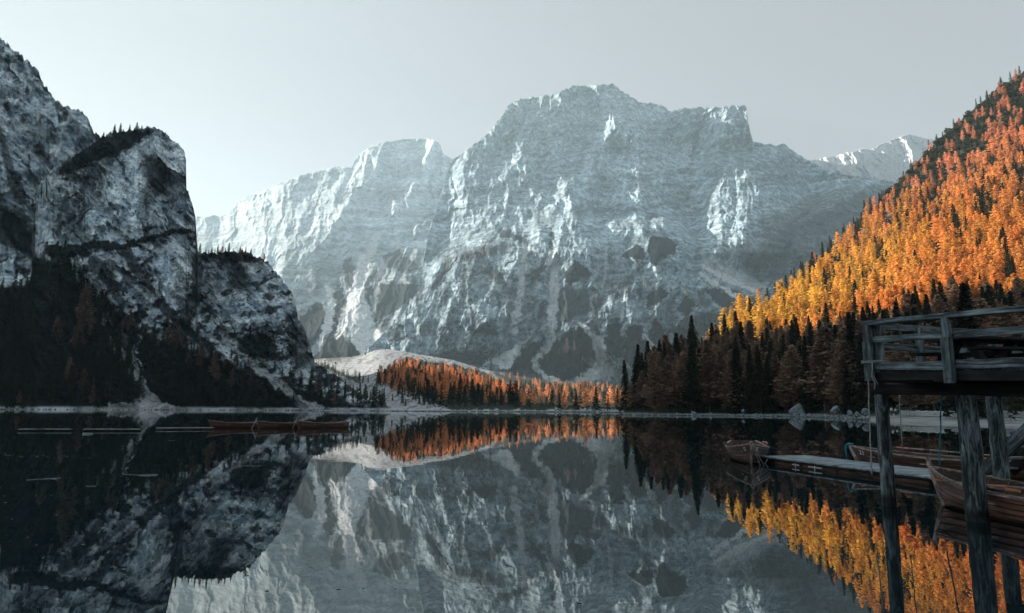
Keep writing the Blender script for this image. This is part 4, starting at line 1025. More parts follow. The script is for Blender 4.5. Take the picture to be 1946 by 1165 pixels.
class MB:
    def __init__(s): s.v = []; s.f = []; s.g = []
    def add(s, V, F, G=None):
        o = len(s.v); s.v += [tuple(x) for x in V]; s.g += [tuple(x) for x in (G if G is not None else V)]
        s.f += [tuple(i + o for i in f) for f in F]
    def beam(s, p0, p1, w, h, jit=0.004, seg=None, seed=0, up=(0, 0, 1), taper=1.0):
        p0, p1 = Vector(p0), Vector(p1); d = p1 - p0; L = d.length; d.normalize()
        side = d.cross(Vector(up)); side = side.normalized() if side.length > 1e-4 else Vector((1, 0, 0))
        u2 = side.cross(d).normalized()
        seg = seg or max(1, int(L / 0.35)); r = random.Random(seed + int(L * 977) + int(p0.x * 131) + int(p0.z * 77)); off = r.uniform(0, 50)
        V = []; G = []; F = []
        ch = min(w, h) * 0.10
        prof = [(-w / 2, -h / 2 + ch), (-w / 2 + ch, -h / 2), (w / 2 - ch, -h / 2), (w / 2, -h / 2 + ch), (w / 2, h / 2 - ch), (w / 2 - ch, h / 2), (-w / 2 + ch, h / 2), (-w / 2, h / 2 - ch)]
        for k in range(seg + 1):
            q = p0 + d * (L * k / seg); j1, j2 = r.uniform(-jit, jit), r.uniform(-jit, jit)
            tp = 1 + (taper - 1) * k / seg
            for a, b in prof:
                a2 = a * tp + j1 + r.uniform(-jit, jit) * 0.4; b2 = b * tp + j2 + r.uniform(-jit, jit) * 0.4
                V.append(q + side * a2 + u2 * b2); G.append((L * k / seg + off, a + off * 0.3, b + off))
        n = 8
        for k in range(seg):
            for j in range(n): F.append((k * n + j, k * n + (j + 1) % n, (k + 1) * n + (j + 1) % n, (k + 1) * n + j))
        F.append(tuple(range(n - 1, -1, -1))); F.append(tuple(seg * n + j for j in range(n)))
        s.add(V, F, G)
        return s
    def tube(s, pts, rad, n=10, rough=0.0, seed=0, caps=True):
        pts = [Vector(p) for p in pts]; rs = rad if isinstance(rad, (list, tuple)) else [rad] * len(pts)
        r = random.Random(seed + 3); off = r.uniform(0, 40); V = []; G = []; F = []; L = 0
        ph = [r.uniform(-1, 1) for _ in range(n)]
        side = None
        for k, p in enumerate(pts):
            d = (pts[min(k + 1, len(pts) - 1)] - pts[max(k - 1, 0)]).normalized()
            if side is None: side = d.cross(Vector((0.3, 1, 0.2))).normalized()
            side = (side - d * side.dot(d)).normalized(); u2 = d.cross(side)
            if k: L += (p - pts[k - 1]).length
            for j in range(n):
                a = 2 * math.pi * j / n; q = rs[k] * (1 + rough * (ph[j] + 0.7 * r.uniform(-1, 1)))
                V.append(p + side * math.cos(a) * q + u2 * math.sin(a) * q); G.append((L + off, math.cos(a) * rs[k] + off, math.sin(a) * rs[k]))
        for k in range(len(pts) - 1):
            for j in range(n): F.append((k * n + j, k * n + (j + 1) % n, (k + 1) * n + (j + 1) % n, (k + 1) * n + j))
        if caps: F.append(tuple(range(n - 1, -1, -1))); F.append(tuple((len(pts) - 1) * n + j for j in range(n)))
        s.add(V, F, G)
        return s
    def build(s, name, mat, parent=None, smooth=False, local=True):
        me = bpy.data.meshes.new(name)
        off = Vector(parent.matrix_world.translation) if (parent and local and False) else Vector((0, 0, 0))
        me.from_pydata([tuple(v) for v in s.v], [], s.f)
        a = me.attributes.new('grain', 'FLOAT_VECTOR', 'POINT'); a.data.foreach_set('vector', np.asarray(s.g, np.float32).ravel())
        if smooth: me.polygons.foreach_set('use_smooth', [True] * len(me.polygons))
        me.materials.append(mat)
        o = bpy.data.objects.new(name, me); COL.objects.link(o)
        if parent is not None: o.parent = parent
        return o

def px(u, v, Y): return Vector([float(x) for x in at(float(u), float(v), float(Y))])
def wz(u, v, z=0.0): return Vector([float(x) for x in on_z(float(u), float(v), z)])

# ---- the pier: local frame, x along the front edge towards the camera, y across towards the far side
A0 = px(1665, 780, 11.8); A0.z = 0
FDIR = Vector((0.40, -0.9165, 0)); GDIR = Vector((0.9165, 0.40, 0))
pier = empty('wooden_pier', tuple(A0), math.atan2(FDIR.y, FDIR.x))
tag(pier, 'weathered grey timber pier with railing standing on round piles', 'pier')
DZ = 0.0
def PL(s, g, z): return Vector((s, g, z))                    # pier frame: s along, g across
Z_FLOOR = 2.36
LEN, WID = 4.6, 2.9
def sag(s): return -0.035 * s                                # the old pier leans a little towards the shore
def beam(name, p0, p1, w, h, mat=W_GREY, seed=0, jit=0.006):
    return MB().beam(p0, p1, w, h, jit, seed=seed).build(name, mat, pier)
# piles (local coordinates from where they stand in the water)
def to_local(p): q = p - A0; return Vector((q.dot(FDIR), q.dot(GDIR) , p.z))
inv = pier.matrix_basis.inverted()
def LW(p): return inv @ Vector(p)
def pile(pw, rad, z1, seed, lean=(0, 0)):
    p = LW(pw); r = random.Random(seed); pts = []; rs = []
    N = 16
    for k in range(N + 1):
        z = -1.6 + (z1 + 1.6) * k / N
        pts.append((p.x + r.uniform(-1, 1) * 0.006 + lean[0] * (z - 0), p.y + r.uniform(-1, 1) * 0.006 + lean[1] * z, z)); rs.append(rad * (1.04 - 0.10 * k / N) * (1 + r.uniform(-0.03, 0.03)))
    return MB().tube(pts, rs, 22, 0.022, seed).build('pile', W_PILE, pier)
P1 = wz(1690, 962); P2 = wz(1858, 990); P3 = wz(1907, 945)
pile(P1, 0.118, 1.98, 3); pile(P2, 0.158, 1.94, 4, (0.0, 0.0)); pile(P3, 0.15, 1.98, 5)
pile(Vector((P2.x + 1.35, P2.y - 2.6, 0)), 0.15, 1.9, 6); pile(Vector((P3.x + 1.1, P3.y - 2.6, 0)), 0.15, 1.9, 7)
p1l, p2l, p3l = LW(P1), LW(P2), LW(P3)
# beam on the piles, cross beams, joists
for g in (p1l.y, max(p3l.y, 2.5)):
    beam('beam', PL(p1l.x - 0.12, g, 2.08), PL(LEN, g, 2.08 + sag(LEN) * 0.6), 0.22, 0.20, W_DARK, 1)
for s in (p1l.x + 0.05, p2l.x, LEN - 0.3):
    beam('cross_beam', PL(s, -0.02, 2.225 + sag(s)), PL(s, WID, 2.225 + sag(s)), 0.16, 0.085, W_DARK, 2)
beam('fascia', PL(0.04, 0.03, 2.275), PL(LEN, 0.03, 2.275 + sag(LEN)), 0.06, 0.15, W_DARK, 4)
beam('fascia', PL(0.03, 0.06, 2.275), PL(0.03, WID, 2.275), 0.06, 0.15, W_DARK, 5)
beam('fascia', PL(0.04, WID, 2.275), PL(LEN, WID, 2.275 + sag(LEN)), 0.06, 0.15, W_DARK, 6)
dk = MB()
nb = 28
for k in range(nb):
    s = 0.10 + k * (LEN - 0.1) / nb
    dk.beam(PL(s, 0.07, 2.375 + sag(s)), PL(s, WID - 0.07, 2.375 + sag(s)), (LEN - 0.1) / nb - 0.012, 0.04, 0.003, seg=4, seed=k)
dk.build('deck_board', W_GREY, pier)
# kick boards, posts, rails
beam('kick_board', PL(0.05, -0.02, 2.435), PL(1.34, -0.02, 2.435 + sag(1.3)), 0.045, 0.135, W_GREY, 8, 0.008)
beam('kick_board', PL(1.47, -0.02, 2.45 + sag(1.4)), PL(LEN, -0.02, 2.45 + sag(LEN)), 0.045, 0.14, W_GREY, 9, 0.008)
def post(s, g, z0, z1, w=0.14, notch=True, out=-1):
    m = MB(); zz = sag(s)
    zn = 2.86 + zz
    if notch:
        m.beam(PL(s, g, z0 + zz), PL(s, g, zn), w, 0.10, 0.003, seg=4, seed=int(s * 10), up=(0, 1, 0))
        m.beam(PL(s + 0.012, g, zn + 0.002), PL(s + 0.012, g, z1 + zz), w * 0.74, 0.085, 0.003, seg=3, seed=int(s * 10) + 1, up=(0, 1, 0))
    else: m.beam(PL(s, g, z0 + zz), PL(s, g, z1 + zz), w, 0.09, 0.003, seg=5, seed=int(s * 10), up=(0, 1, 0))
    o = m.build('railing_post', W_GREY, pier)
    for zb in (z0 + 0.07, z0 + 0.22):
        MB().tube([PL(s, g - 0.06, zb + zz), PL(s, g - 0.045, zb + zz)], 0.012, 8).build('bolt', M_IRON, o)
    return o
ZR = 3.20
post(0.0, -0.10, 2.19, ZR - 0.05); post(1.395, -0.10, 2.16, ZR - 0.03, 0.15); post(2.95, -0.10, 2.16, ZR - 0.03, 0.15)
post(0.08, 0.10, 2.40, ZR - 0.05, 0.12, False); 
beam('top_rail', PL(-0.08, -0.055, ZR - 0.01), PL(1.40, -0.055, ZR + 0.0 + sag(1.4)), 0.14, 0.085, W_GREY, 11, 0.006)
beam('top_rail', PL(1.402, -0.055, ZR + 0.0 + sag(1.4)), PL(LEN, -0.055, ZR + 0.01 + sag(LEN)), 0.14, 0.09, W_GREY, 12, 0.006)
beam('middle_rail', PL(0.04, -0.02, 2.90), PL(1.33, -0.02, 2.905 + sag(1.3)), 0.04, 0.105, W_GREY, 13, 0.005)
beam('middle_rail', PL(1.475, -0.02, 2.905 + sag(1.4)), PL(LEN, -0.02, 2.92 + sag(LEN)), 0.04, 0.11, W_GREY, 14, 0.005)
# end railing (across) and far railing
for g in (1.15, 2.55): post(0.06, g, 2.25, ZR - 0.04, 0.12, False)
beam('top_rail', PL(0.03, 0.03, ZR - 0.06), PL(0.03, WID, ZR - 0.03), 0.06, 0.11, W_GREY, 15)
beam('middle_rail', PL(0.02, 0.17, 2.80), PL(0.02, WID, 2.80), 0.04, 0.11, W_GREY, 16)
beam('kick_board', PL(0.02, 0.16, 2.45), PL(0.02, WID, 2.45), 0.04, 0.13, W_GREY, 17)
for s in (0.25, 1.5, 3.0): post(s, WID + 0.02, 2.25, ZR - 0.05, 0.14, False)
beam('top_rail', PL(0.12, WID, ZR - 0.03), PL(LEN, WID, ZR - 0.02 + sag(LEN)), 0.10, 0.08, W_GREY, 18)
beam('middle_rail', PL(0.2, WID - 0.06, 2.80), PL(LEN, WID - 0.06, 2.80 + sag(LEN)), 0.04, 0.10, W_GREY, 19)
# stairs down to the floating dock, on the far side
stair = bpy.data.objects.new('staircase', None); COL.objects.link(stair); stair.parent = pier
S0 = LW(px(1866, 897, 15.3)); S1 = LW(px(1966, 806, 14.1)); sd = (S1 - S0)
S2 = S0 + sd * 2.1
for g in (0.0, 1.0):
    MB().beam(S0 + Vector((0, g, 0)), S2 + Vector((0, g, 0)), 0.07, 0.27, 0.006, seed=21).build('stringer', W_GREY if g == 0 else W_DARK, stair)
for k in range(9):
    q = S0 + sd * (0.06 + 0.235 * k)
    MB().beam(q + Vector((0, 0.04, -0.0)), q + Vector((0, 0.96, 0.0)), 0.26, 0.04, 0.003, seed=k).build('tread', W_GREY, stair)
MB().beam(S2 + Vector((0.1, -1.4, 0)), S2 + Vector((0.1, 1.1, 0)), 0.9, 0.06, seed=4).build('stair_landing', W_GREY, pier)

# picnic tables on the pier
def picnic_table(s, g, rz, label, L=1.7):
    w = pier.matrix_basis @ PL(s, g, Z_FLOOR + 0.035 + sag(s))
    t = empty('picnic_table', tuple(w), math.atan2(FDIR.y, FDIR.x) + rz); tag(t, label, 'table')
    m = MB()
    for k in range(4): m.beam((-L / 2, -0.27 + k * 0.18, 0.50), (L / 2, -0.27 + k * 0.18, 0.50), 0.17, 0.045, 0.003, seed=k + int(s * 7))
    m.build('table_top', W_DARK, t)
    for y in (-0.62, 0.62):
        m = MB().beam((-L / 2 - 0.05, y, 0.30), (L / 2 + 0.05, y, 0.30), 0.24, 0.04, 0.003, seed=9); m.build('bench_seat', W_DARK, t)
    for x in (-L / 2 + 0.35, L / 2 - 0.35):
        m = MB().beam((x, -0.45, 0), (x, -0.1, 0.478), 0.06, 0.16, 0.002); m.build('leg', W_DARK, t)
        m = MB().beam((x, 0.45, 0), (x, 0.1, 0.478), 0.06, 0.16, 0.002); m.build('leg', W_DARK, t)
        MB().beam((x + 0.065, -0.62, 0.245), (x + 0.065, 0.62, 0.245), 0.05, 0.09, 0.002).build('crosspiece', W_DARK, t)
    return t
picnic_table(1.15, 1.35, math.pi / 2 - 0.25, 'dark low picnic table near the railed end of the pier')
picnic_table(3.1, 1.45, math.pi / 2 + 0.2, 'dark picnic table at the shore side of the pier, cut off by the frame', 1.9)

# ropes hanging from the pier
def rope(name, pts, rad, mat, label, group=None):
    o = MB().tube(pts, rad, 8, 0.05, 5).build(name, mat, None, True); tag(o, label, 'rope', group); return o
def hang(u0, v0, u1, v1, Y, n=12, wob=0.006):
    a, b = px(u0, v0, Y), px(u1, v1, Y); r = random.Random(int(u0)); return [a.lerp(b, k / n) + Vector((r.uniform(-wob, wob), r.uniform(-wob, wob), 0)) for k in range(n + 1)]
def knot(m, p, r=0.022):
    m.tube([p + Vector((0, 0, r * 1.5)), p + Vector((r * .4, 0, r * .7)), p, p + Vector((0, 0, -r * 1.6))], [r * 0.5, r, r * 1.05, r * 0.6], 8, 0.15, 3)
m = MB(); pts = hang(1650, 722, 1655.5, 893, 11.75); m.tube(pts, 0.011, 8, 0.05, 5); knot(m, pts[-1]); m.tube([pts[-1], pts[-1] + Vector((0.01, 0, -0.09))], [0.02, 0.004], 6)
tag(m.build('hanging_rope', M_ROPE, None, True), 'pale rope hanging from the corner post to just above the dock', 'rope')
m = MB(); pts = hang(1709, 750, 1714.5, 852, 13.2); m.tube(pts, 0.010, 8, 0.05, 5); knot(m, pts[-1], 0.02)
tag(m.build('hanging_rope', M_ROPE, None, True), 'grey rope hanging under the pier between the first pile and the turquoise rope', 'rope')
m = MB(); pts = hang(1789.5, 722, 1785.5, 886, 12.4, 14, 0.008); m.tube(pts, 0.012, 8, 0.1, 5)
for k in (2, 6, 11): knot(m, pts[k], 0.018)
tag(m.build('hanging_rope', M_TEAL, None, True), 'turquoise knotted rope hanging under the pier before the second pile', 'rope')
m = MB()
c = pier.matrix_basis @ PL(0, -0.10, 2.50)
for dz_ in (0.0, 0.022):
    ring = [pier.matrix_basis @ PL(x, y, 2.50 + dz_ + 0.004 * i) for i, (x, y) in enumerate([(-0.09, -0.165), (0.09, -0.165), (0.17, -0.10), (0.165, 0.16), (-0.0, 0.175), (-0.09, 0.16), (-0.09, -0.165)])]
    m.tube(ring, 0.009, 6, caps=False)
a = pier.matrix_basis @ PL(0.13, -0.17, 2.50)
m.tube([a, a + Vector((-0.01, 0, -0.13)), a + Vector((-0.03, 0, -0.24)), a + Vector((0.0, 0, -0.30)), a + Vector((0.02, 0, -0.36)), a + Vector((0.0, 0, -0.46))], 0.009, 6)
m.tube([a + Vector((-0.02, 0, -0.22)), a + Vector((0.02, 0, -0.27)), a + Vector((0.07, 0, -0.38))], 0.009, 6)
tag(m.build('tied_rope', M_ROPE, None, True), 'pale rope tied twice round the corner post of the railing, its ends dangling', 'rope')

# ---- boats
def text_mesh(name, body, size, mat, parent, loc, rot, ext=0.003):
    cu = bpy.data.curves.new(name, 'FONT'); cu.body = body; cu.size = size; cu.extrude = ext; cu.align_x = 'CENTER'; cu.align_y = 'CENTER'
    o = bpy.data.objects.new(name, cu); COL.objects.link(o)
    dg = bpy.context.evaluated_depsgraph_get(); me = bpy.data.meshes.new_from_object(o.evaluated_get(dg)); bpy.data.objects.remove(o)
    me.materials.clear(); me.materials.append(mat)
    t = bpy.data.objects.new(name, me); COL.objects.link(t); t.parent = parent; t.location = loc; t.rotation_euler = rot
    return t

def hull_half(s, B):
    x = min(1.0, s / 0.52)
    b = (1 - (1 - x) ** 2.3)
    if s > 0.52: b *= 1 - 0.36 * ((s - 0.52) / 0.48) ** 2
    return max(0.012, b * B / 2)
def sheer(s): return 0.42 + 0.22 * (1 - min(1, s / 0.6)) ** 2 + 0.10 * max(0, (s - 0.6) / 0.4) ** 1.6
def hull_pt(s, q, L, B, off=0.0):
    """Point of the hull skin: s from bow (0) to stern (1), q from keel (0) to gunwale (1)."""
    hb = hull_half(s, B); zs = sheer(s); zk = -0.16 + 0.10 * (1 - min(1, s / 0.25)) ** 2 + 0.06 * max(0, s - 0.7)
    full = 0.48 + 0.9 * (1 - min(1, s / 0.45)) ** 1.3
    y = hb * q ** full + off
    z = zk + (zs - zk) * (q ** 1.25)
    x = L * s + 0.34 * (1 - q) * (1 - min(1, s / 0.3)) ** 2 - 0.06 * (s > 0.9) * 0
    return x, y, z

def row_boat(loc, heading, label, hull_mat, L=5.2, B=1.42, number=None, detail=True, stem_up=0.16, group=None, oars=(), scale=1.0, numside=(1, -1)):
    """A clinker rowing boat; its bow stands at loc, +x runs from bow to stern."""
    root = empty('rowing_boat', loc, heading); tag(root, label, 'boat', group)
    NS, NP = (40, 7) if detail else (22, 5)
    m = MB()
    for side in (1, -1):
        V = []; G = []; F = []; rows = []
        for j in range(NP):
            rows += [(j / NP, 0.030), ((j + 0.95) / NP, 0.003 if j < NP - 1 else 0.0)]
        rows.append((1.0, 0.0))
        for k in range(NS + 1):
            s = k / NS
            for q, off in rows:
                x, y, z = hull_pt(s, max(q, 0.0), L, B, off * min(1, s * 12))
                if s == 0: y = 0.0
                V.append((x, y * side, z)); G.append((x, q * 1.2 + int(q * NP) * 3.7, side * 5.0))
        n = len(rows)
        for k in range(NS):
            for j in range(n - 1):
                f = (k * n + j, k * n + j + 1, (k + 1) * n + j + 1, (k + 1) * n + j)
                F.append(f if side == 1 else f[::-1])
        m.add(V, F, G)
    hull = m.build('hull', hull_mat, root, False)
    # inner skin
    m = MB()
    for side in (1, -1):
        V = []; F = []; n = 9
        for k in range(NS + 1):
            s = 0.03 + 0.955 * k / NS
            for j in range(n):
                x, y, z = hull_pt(s, max(0.25, j / (n - 1)) * (0.985 if j == n - 1 else 1), L, B, -0.022)
                V.append((x, max(0.0, y) * side, z + 0.02 * (j < n - 1)))
        for k in range(NS):
            for j in range(n - 1):
                f = (k * n + j, (k + 1) * n + j, (k + 1) * n + j + 1, k * n + j + 1)
                F.append(f if side == 1 else f[::-1])
        m.add(V, F)
    m.build('inner_planking', W_INNER, root, True)
    if detail:
        m = MB()
        for side in (1, -1):
            for j in range(1, NP):
                pts = [hull_pt(k / 30, j / NP, L, B, 0.020) for k in range(1, 31)]
                m.tube([(x, y * side, z - 0.006) for x, y, z in pts], 0.0075, 4, caps=False)
        m.build('lap_shadows', W_DARK, root)  # dark strips added as the shadow under each plank lap
    # transom
    n = 8; V = []; 
    ys = [hull_pt(1.0, k / n, L, B) for k in range(n + 1)]
    ring = [(p[0], p[1], p[2]) for p in ys] + [(p[0], -p[1], p[2]) for p in ys[::-1]]
    V = ring + [(x - 0.035, y, z) for x, y, z in ring]; k = len(ring)
    MB_ = MB(); MB_.add(V, [tuple(range(k)), tuple(range(2 * k - 1, k - 1, -1))] + [(i, k + i, k + (i + 1) % k, (i + 1) % k) for i in range(k)]); MB_.build('transom', hull_mat, root)
    # gunwales
    for side in (1, -1):
        V = []; F = []; G = []
        for k in range(NS + 1):
            s = k / NS; x, y, z = hull_pt(s, 1.0, L, B)
            w0, w1 = y - 0.030, y + (0.022 if detail else 0.05)
            if s == 0: w0, w1 = -0.0, 0.02
            for a, b in ((max(0, w0), z - 0.03), (w1, z - 0.03), (w1, z + 0.014), (max(0, w0), z + 0.014)):
                V.append((x - 0.01, a * side, b)); G.append((x, a, b))
        for k in range(NS):
            for j in range(4):
                f = (k * 4 + j, (k + 1) * 4 + j, (k + 1) * 4 + (j + 1) % 4, k * 4 + (j + 1) % 4)
                F.append(f if side == 1 else f[::-1])
        F.append((0, 1, 2, 3)); F.append((NS * 4 + 3, NS * 4 + 2, NS * 4 + 1, NS * 4))
        g_ = MB(); g_.add(V, F, G); g_.build('gunwale', W_RAIL, root)
    # stem and keel
    st = MB(); pts = [hull_pt(0.0, q, L, B) for q in (0.0, 0.2, 0.4, 0.6, 0.8, 1.0)]
    pts = [(p[0] - 0.02, 0, p[2]) for p in pts] + [(pts[-1][0] - 0.05, 0, pts[-1][2] + stem_up * 0.5), (pts[-1][0] - 0.07, 0, pts[-1][2] + stem_up)]
    for a, b in zip(pts[:-1], pts[1:]): st.beam(a, b, 0.055, 0.085, 0.001, seg=1, up=(1, 0, 0))
    st.build('stem', W_RAIL if detail else hull_mat, root)
    # floor boards, thwarts, ribs
    fl = MB(); V = []; F = []
    for k in range(15):
        s = 0.08 + 0.9 * k / 14; hb = hull_half(s, B) * 0.80
        V += [(L * s, -hb, 0.05), (L * s, hb, 0.05)]
    for k in range(14): F.append((2 * k, 2 * k + 2, 2 * k + 3, 2 * k + 1))
    fl.add(V, F); fl.build('floor_board', W_INNER, root)
    for s, wd in ((0.16, 0.5), (0.42, 0.24), (0.66, 0.24), (0.92, 0.42)) if detail else ((0.3, 0.24), (0.6, 0.24), (0.92, 0.4)):
        hb = hull_half(s, B) - 0.035; hb2 = hull_half(s - wd / L * 0.5, B) - 0.04
        zt = sheer(s) - 0.17
        th = MB(); th.add([(L * s - wd / 2, -hb2, zt), (L * s + wd / 2, -hb, zt), (L * s + wd / 2, hb, zt), (L * s - wd / 2, hb2, zt), (L * s - wd / 2, -hb2, zt - 0.03), (L * s + wd / 2, -hb, zt - 0.03), (L * s + wd / 2, hb, zt - 0.03), (L * s - wd / 2, hb2, zt - 0.03)],
                          [(0, 1, 2, 3), (7, 6, 5, 4), (0, 4, 5, 1), (1, 5, 6, 2), (2, 6, 7, 3), (3, 7, 4, 0)]); th.build('thwart', W_THW if detail else W_RAIL, root)
    if detail:
        for k in range(14):
            s = 0.12 + k * 0.062
            for side in (1, -1):
                pts = []
                for j in range(7):
                    x, y, z = hull_pt(s, 0.3 + 0.68 * j / 6, L, B, -0.032); pts.append((x, y * side, z))
                MB().tube(pts, 0.011, 5).build('rib', W_HULLD, root)
        for s in (0.33, 0.60):
            for side in (1, -1):
                x, y, z = hull_pt(s, 1.0, L, B)
                MB().tube([(x, y * side, z + 0.015), (x, y * side, z + 0.05)], [0.012, 0.012], 6).tube([(x - 0.035, y * side, z + 0.10), (x - 0.02, y * side, z + 0.055), (x + 0.02, y * side, z + 0.055), (x + 0.035, y * side, z + 0.10)], 0.008, 6).build('rowlock', M_IRON, root)
    if number:
        for side in numside:
            x, y, z = hull_pt(0.07, 0.84, L, B); x2, y2, z2 = hull_pt(0.11, 0.84, L, B); x3, y3, z3 = hull_pt(0.07, 0.7, L, B)
            tx = Vector((x2 - x, (y2 - y) * side, z2 - z)).normalized(); up_ = Vector((x - x3, (y - y3) * side, z - z3)).normalized()
            if side > 0: tx = -tx
            nrm = tx.cross(up_).normalized(); up_ = nrm.cross(tx)
            R3 = Matrix((tx, up_, nrm)).transposed()
            text_mesh('number', number, 0.19, M_WHITE, root, Vector((x, y * side, z)) + nrm * 0.024, R3.to_euler())
    root.scale = (scale,) * 3
    return root
def boat_world(root, p): return root.matrix_basis @ Vector(p)

# near boat: bow by the dock, running towards the shore behind the camera
NB = (8.02, 13.35, 0.0)
b1 = row_boat(NB, math.atan2(-5.1, 0.42), 'large brown clinker rowing boat moored beside the nearest piles, bow towards the dock', W_HULL, stem_up=0.17)
b2 = row_boat((10.22, 20.95, 0.0), math.atan2(-0.75, 0.66), 'dark brown rowing boat numbered 21 with turquoise cloth on its bow, behind the floating dock', W_HULLD, number='21', stem_up=0.06, numside=(-1,))
b3 = row_boat((7.50, 21.75, 0.0), math.atan2(0.962, 0.275), 'dark rowing boat numbered 13 seen from its bow beyond the end of the dock', W_HULLD, number='13', stem_up=0.05)
for x, (u, v, Y) in enumerate([(397, 0, 56.0), (487, 0, 56.0), (563, 0, 56.6)]):
    pos = at(float(u), 800.0, Y)
    row_boat((float(pos[0]), Y, 0.0), math.atan2(0.66, 0.75), ['dark rowing boat out on the lake nearest the floating walkway', 'middle one of the three dark rowing boats moored out on the lake', 'dark rowing boat at the open end of the row of three out on the lake'][x], W_HULLD, L=4.6, B=1.25, detail=False, stem_up=0.10, group='rowing boats moored out on the lake')

def oar(root, p0, p1, label, blade=True):
    a, b = boat_world(root, p0), boat_world(root, p1); d = (b - a).normalized(); L = (b - a).length
    o = empty('oar', tuple(a)); tag(o, label, 'oar'); a0 = Vector((0, 0, 0))
    b = b - a
    MB().tube([Vector((0, 0, 0)), b * 0.13], [0.022, 0.030], 8).build('grip', W_OAR, o)
    MB().tube([b * 0.10, b * 0.5, b * 0.78], [0.025, 0.024, 0.018], 8, 0.02).build('shaft', W_RAIL, o, True)
    MB().tube([b * 0.30, b * 0.36], [0.030, 0.030], 8).build('collar', M_IRON, o)
    MB().beam(b * 0.78, b, 0.13, 0.014, 0.001, taper=1.25).build('blade', W_OAR, o)
oar(b1, (1.05, 0.28, 0.40), (3.9, 0.66, 0.50), 'oar with orange grip lying along the inside of the near boat by the second pile')
oar(b1, (2.75, -0.60, 0.50), (0.55, -0.35, 0.46), 'oar resting along the near gunwale of the large brown boat')
oar(b1, (2.35, 0.72, 0.50), (4.9, 0.40, 0.48), 'oar with an orange handle at the edge of the frame in the near boat')
oar(b2, (1.15, 0.35, 0.62), (3.6, 0.3, 0.52), 'oar slanting across the boat numbered 21')
# cloth and ropes at the bows
def bow_cloth(root, label):
    m = MB(); b = lambda *p: boat_world(root, p)
    z = sheer(0)
    m.tube([b(-0.10, -0.05, z + 0.02), b(-0.08, 0.04, z + 0.06), b(0.0, 0.09, z + 0.05), b(0.07, 0.03, z + 0.04), b(0.0, -0.07, z + 0.03), b(-0.10, -0.05, z + 0.03)], 0.026, 8, 0.2, 4)
    m.tube([b(-0.10, -0.03, z + 0.04), b(-0.14, -0.03, z - 0.12), b(-0.13, -0.02, z - 0.28), b(-0.12, -0.03, z - 0.40)], [0.03, 0.034, 0.026, 0.010], 8, 0.15, 6)
    o = m.build('bow_cloth', M_TARP, None, True); tag(o, label, 'cloth')
bow_cloth(b2, 'turquoise cloth wrapped round the stem of the boat numbered 21')
bb = lambda *p: boat_world(b3, p)
m = MB(); z = sheer(0)
m.tube([bb(-0.03, -0.04, z + 0.03), bb(-0.08, -0.06, z - 0.12), bb(-0.14, -0.14, 0.28), bb(-0.22, -0.22, 0.02), bb(-0.24, -0.24, -0.1)], 0.006, 6)
m.tube([bb(0.0, -0.08, z + 0.01), bb(-0.06, -0.13, z - 0.16), bb(-0.12, -0.22, 0.25), bb(-0.18, -0.34, 0.0), bb(-0.18, -0.36, -0.1)], 0.006, 6)
m.tube([bb(-0.04, 0.04, z + 0.04), bb(-0.07, 0, z + 0.07), bb(-0.04, -0.05, z + 0.05), bb(0.03, 0, z + 0.05), bb(-0.04, 0.04, z + 0.04)], 0.014, 6, 0.2)
tag(m.build('mooring_rope', M_ROPE, None, True), 'pale mooring rope looped over the bow of the boat numbered 13', 'rope')
# chains and folded things on that boat
m = MB(); hp = hull_pt(0.5, 1.0, 5.2, 1.42)
r = random.Random(2)
for k in range(9):
    q = 2.1 + 0.10 * k; h_ = hull_half(q / 5.2, 1.42)
    m.tube([bb(q, h_ - 0.06, sheer(q / 5.2) + 0.03 + r.uniform(0, 0.05)), bb(q + 0.09, h_ + 0.03, sheer(q / 5.2) + 0.05 + r.uniform(0, 0.06))], 0.014, 6)
tag(m.build('chain', M_IRON, None, True), 'rusty chain heaped on the gunwale of the boat numbered 13', 'chain')
oar(b3, (1.9, -0.62, 0.56), (3.6, -0.66, 0.55), 'orange-handled oar lying on the gunwale of the boat numbered 13')
for k, (u0, u1) in enumerate(((487, 482), (563, 560))):
    Y = 55.9 if k == 0 else 56.5
    z = 0.64; a = px(u0, 795, Y); a.z = z + 0.08; c_ = px(u1 - 3, 795, Y - 0.1); c_.z = 0.0
    d_ = px(u0 + 3, 795, Y - 0.1); d_.z = 0.3
    m = MB().tube([a, (a + c_) / 2 + Vector((0.02, 0, -0.02)), c_], 0.03, 6); m.tube([a, a + Vector((0.05, 0, 0.12))], 0.05, 6); m.tube([a, d_], 0.02, 6)
    tag(m.build('mooring_rope', M_ROPE, None, True), ['pale mooring rope at the bow of the middle boat out on the lake', 'pale mooring rope at the bow of the end boat out on the lake'][k], 'rope')

# ---- floating dock
D0 = wz(1440, 866, 0.20); D1 = wz(1752, 905, 0.20)
dd = (D1 - D0); dd.z = 0; dl = dd.length; dd.normalize(); dn = Vector((-dd.y, dd.x, 0))
dock = empty('floating_dock', (D0.x, D0.y, 0), math.atan2(dd.y, dd.x)); tag(dock, 'low floating dock of pale boards on brown logs between the rowing boats', 'dock')
DW = 1.75; DL = dl + 0.3
m = MB(); nbd = 34
for k in range(nbd):
    x = DL * (k + 0.5) / nbd
    m.beam((x, 0.0 - 0.02, 0.185), (x, DW, 0.185), DL / nbd - 0.010, 0.035, 0.003, seg=4, seed=k * 3)
m.build('deck_boards', W_DECK, dock)
m = MB().beam((0, 0.03, 0.142), (DL, 0.03, 0.142), 0.06, 0.05, 0.003, seed=2); m.build('edge_plank', W_DARK, dock)
m = MB().beam((0.02, 0.06, 0.142), (0.02, DW - 0.03, 0.142), 0.06, 0.05, 0.003, seed=3); m.build('edge_plank', W_DARK, dock)
segs = [(0.9, 2.3), (2.35, 3.9), (3.95, DL - 0.15)]
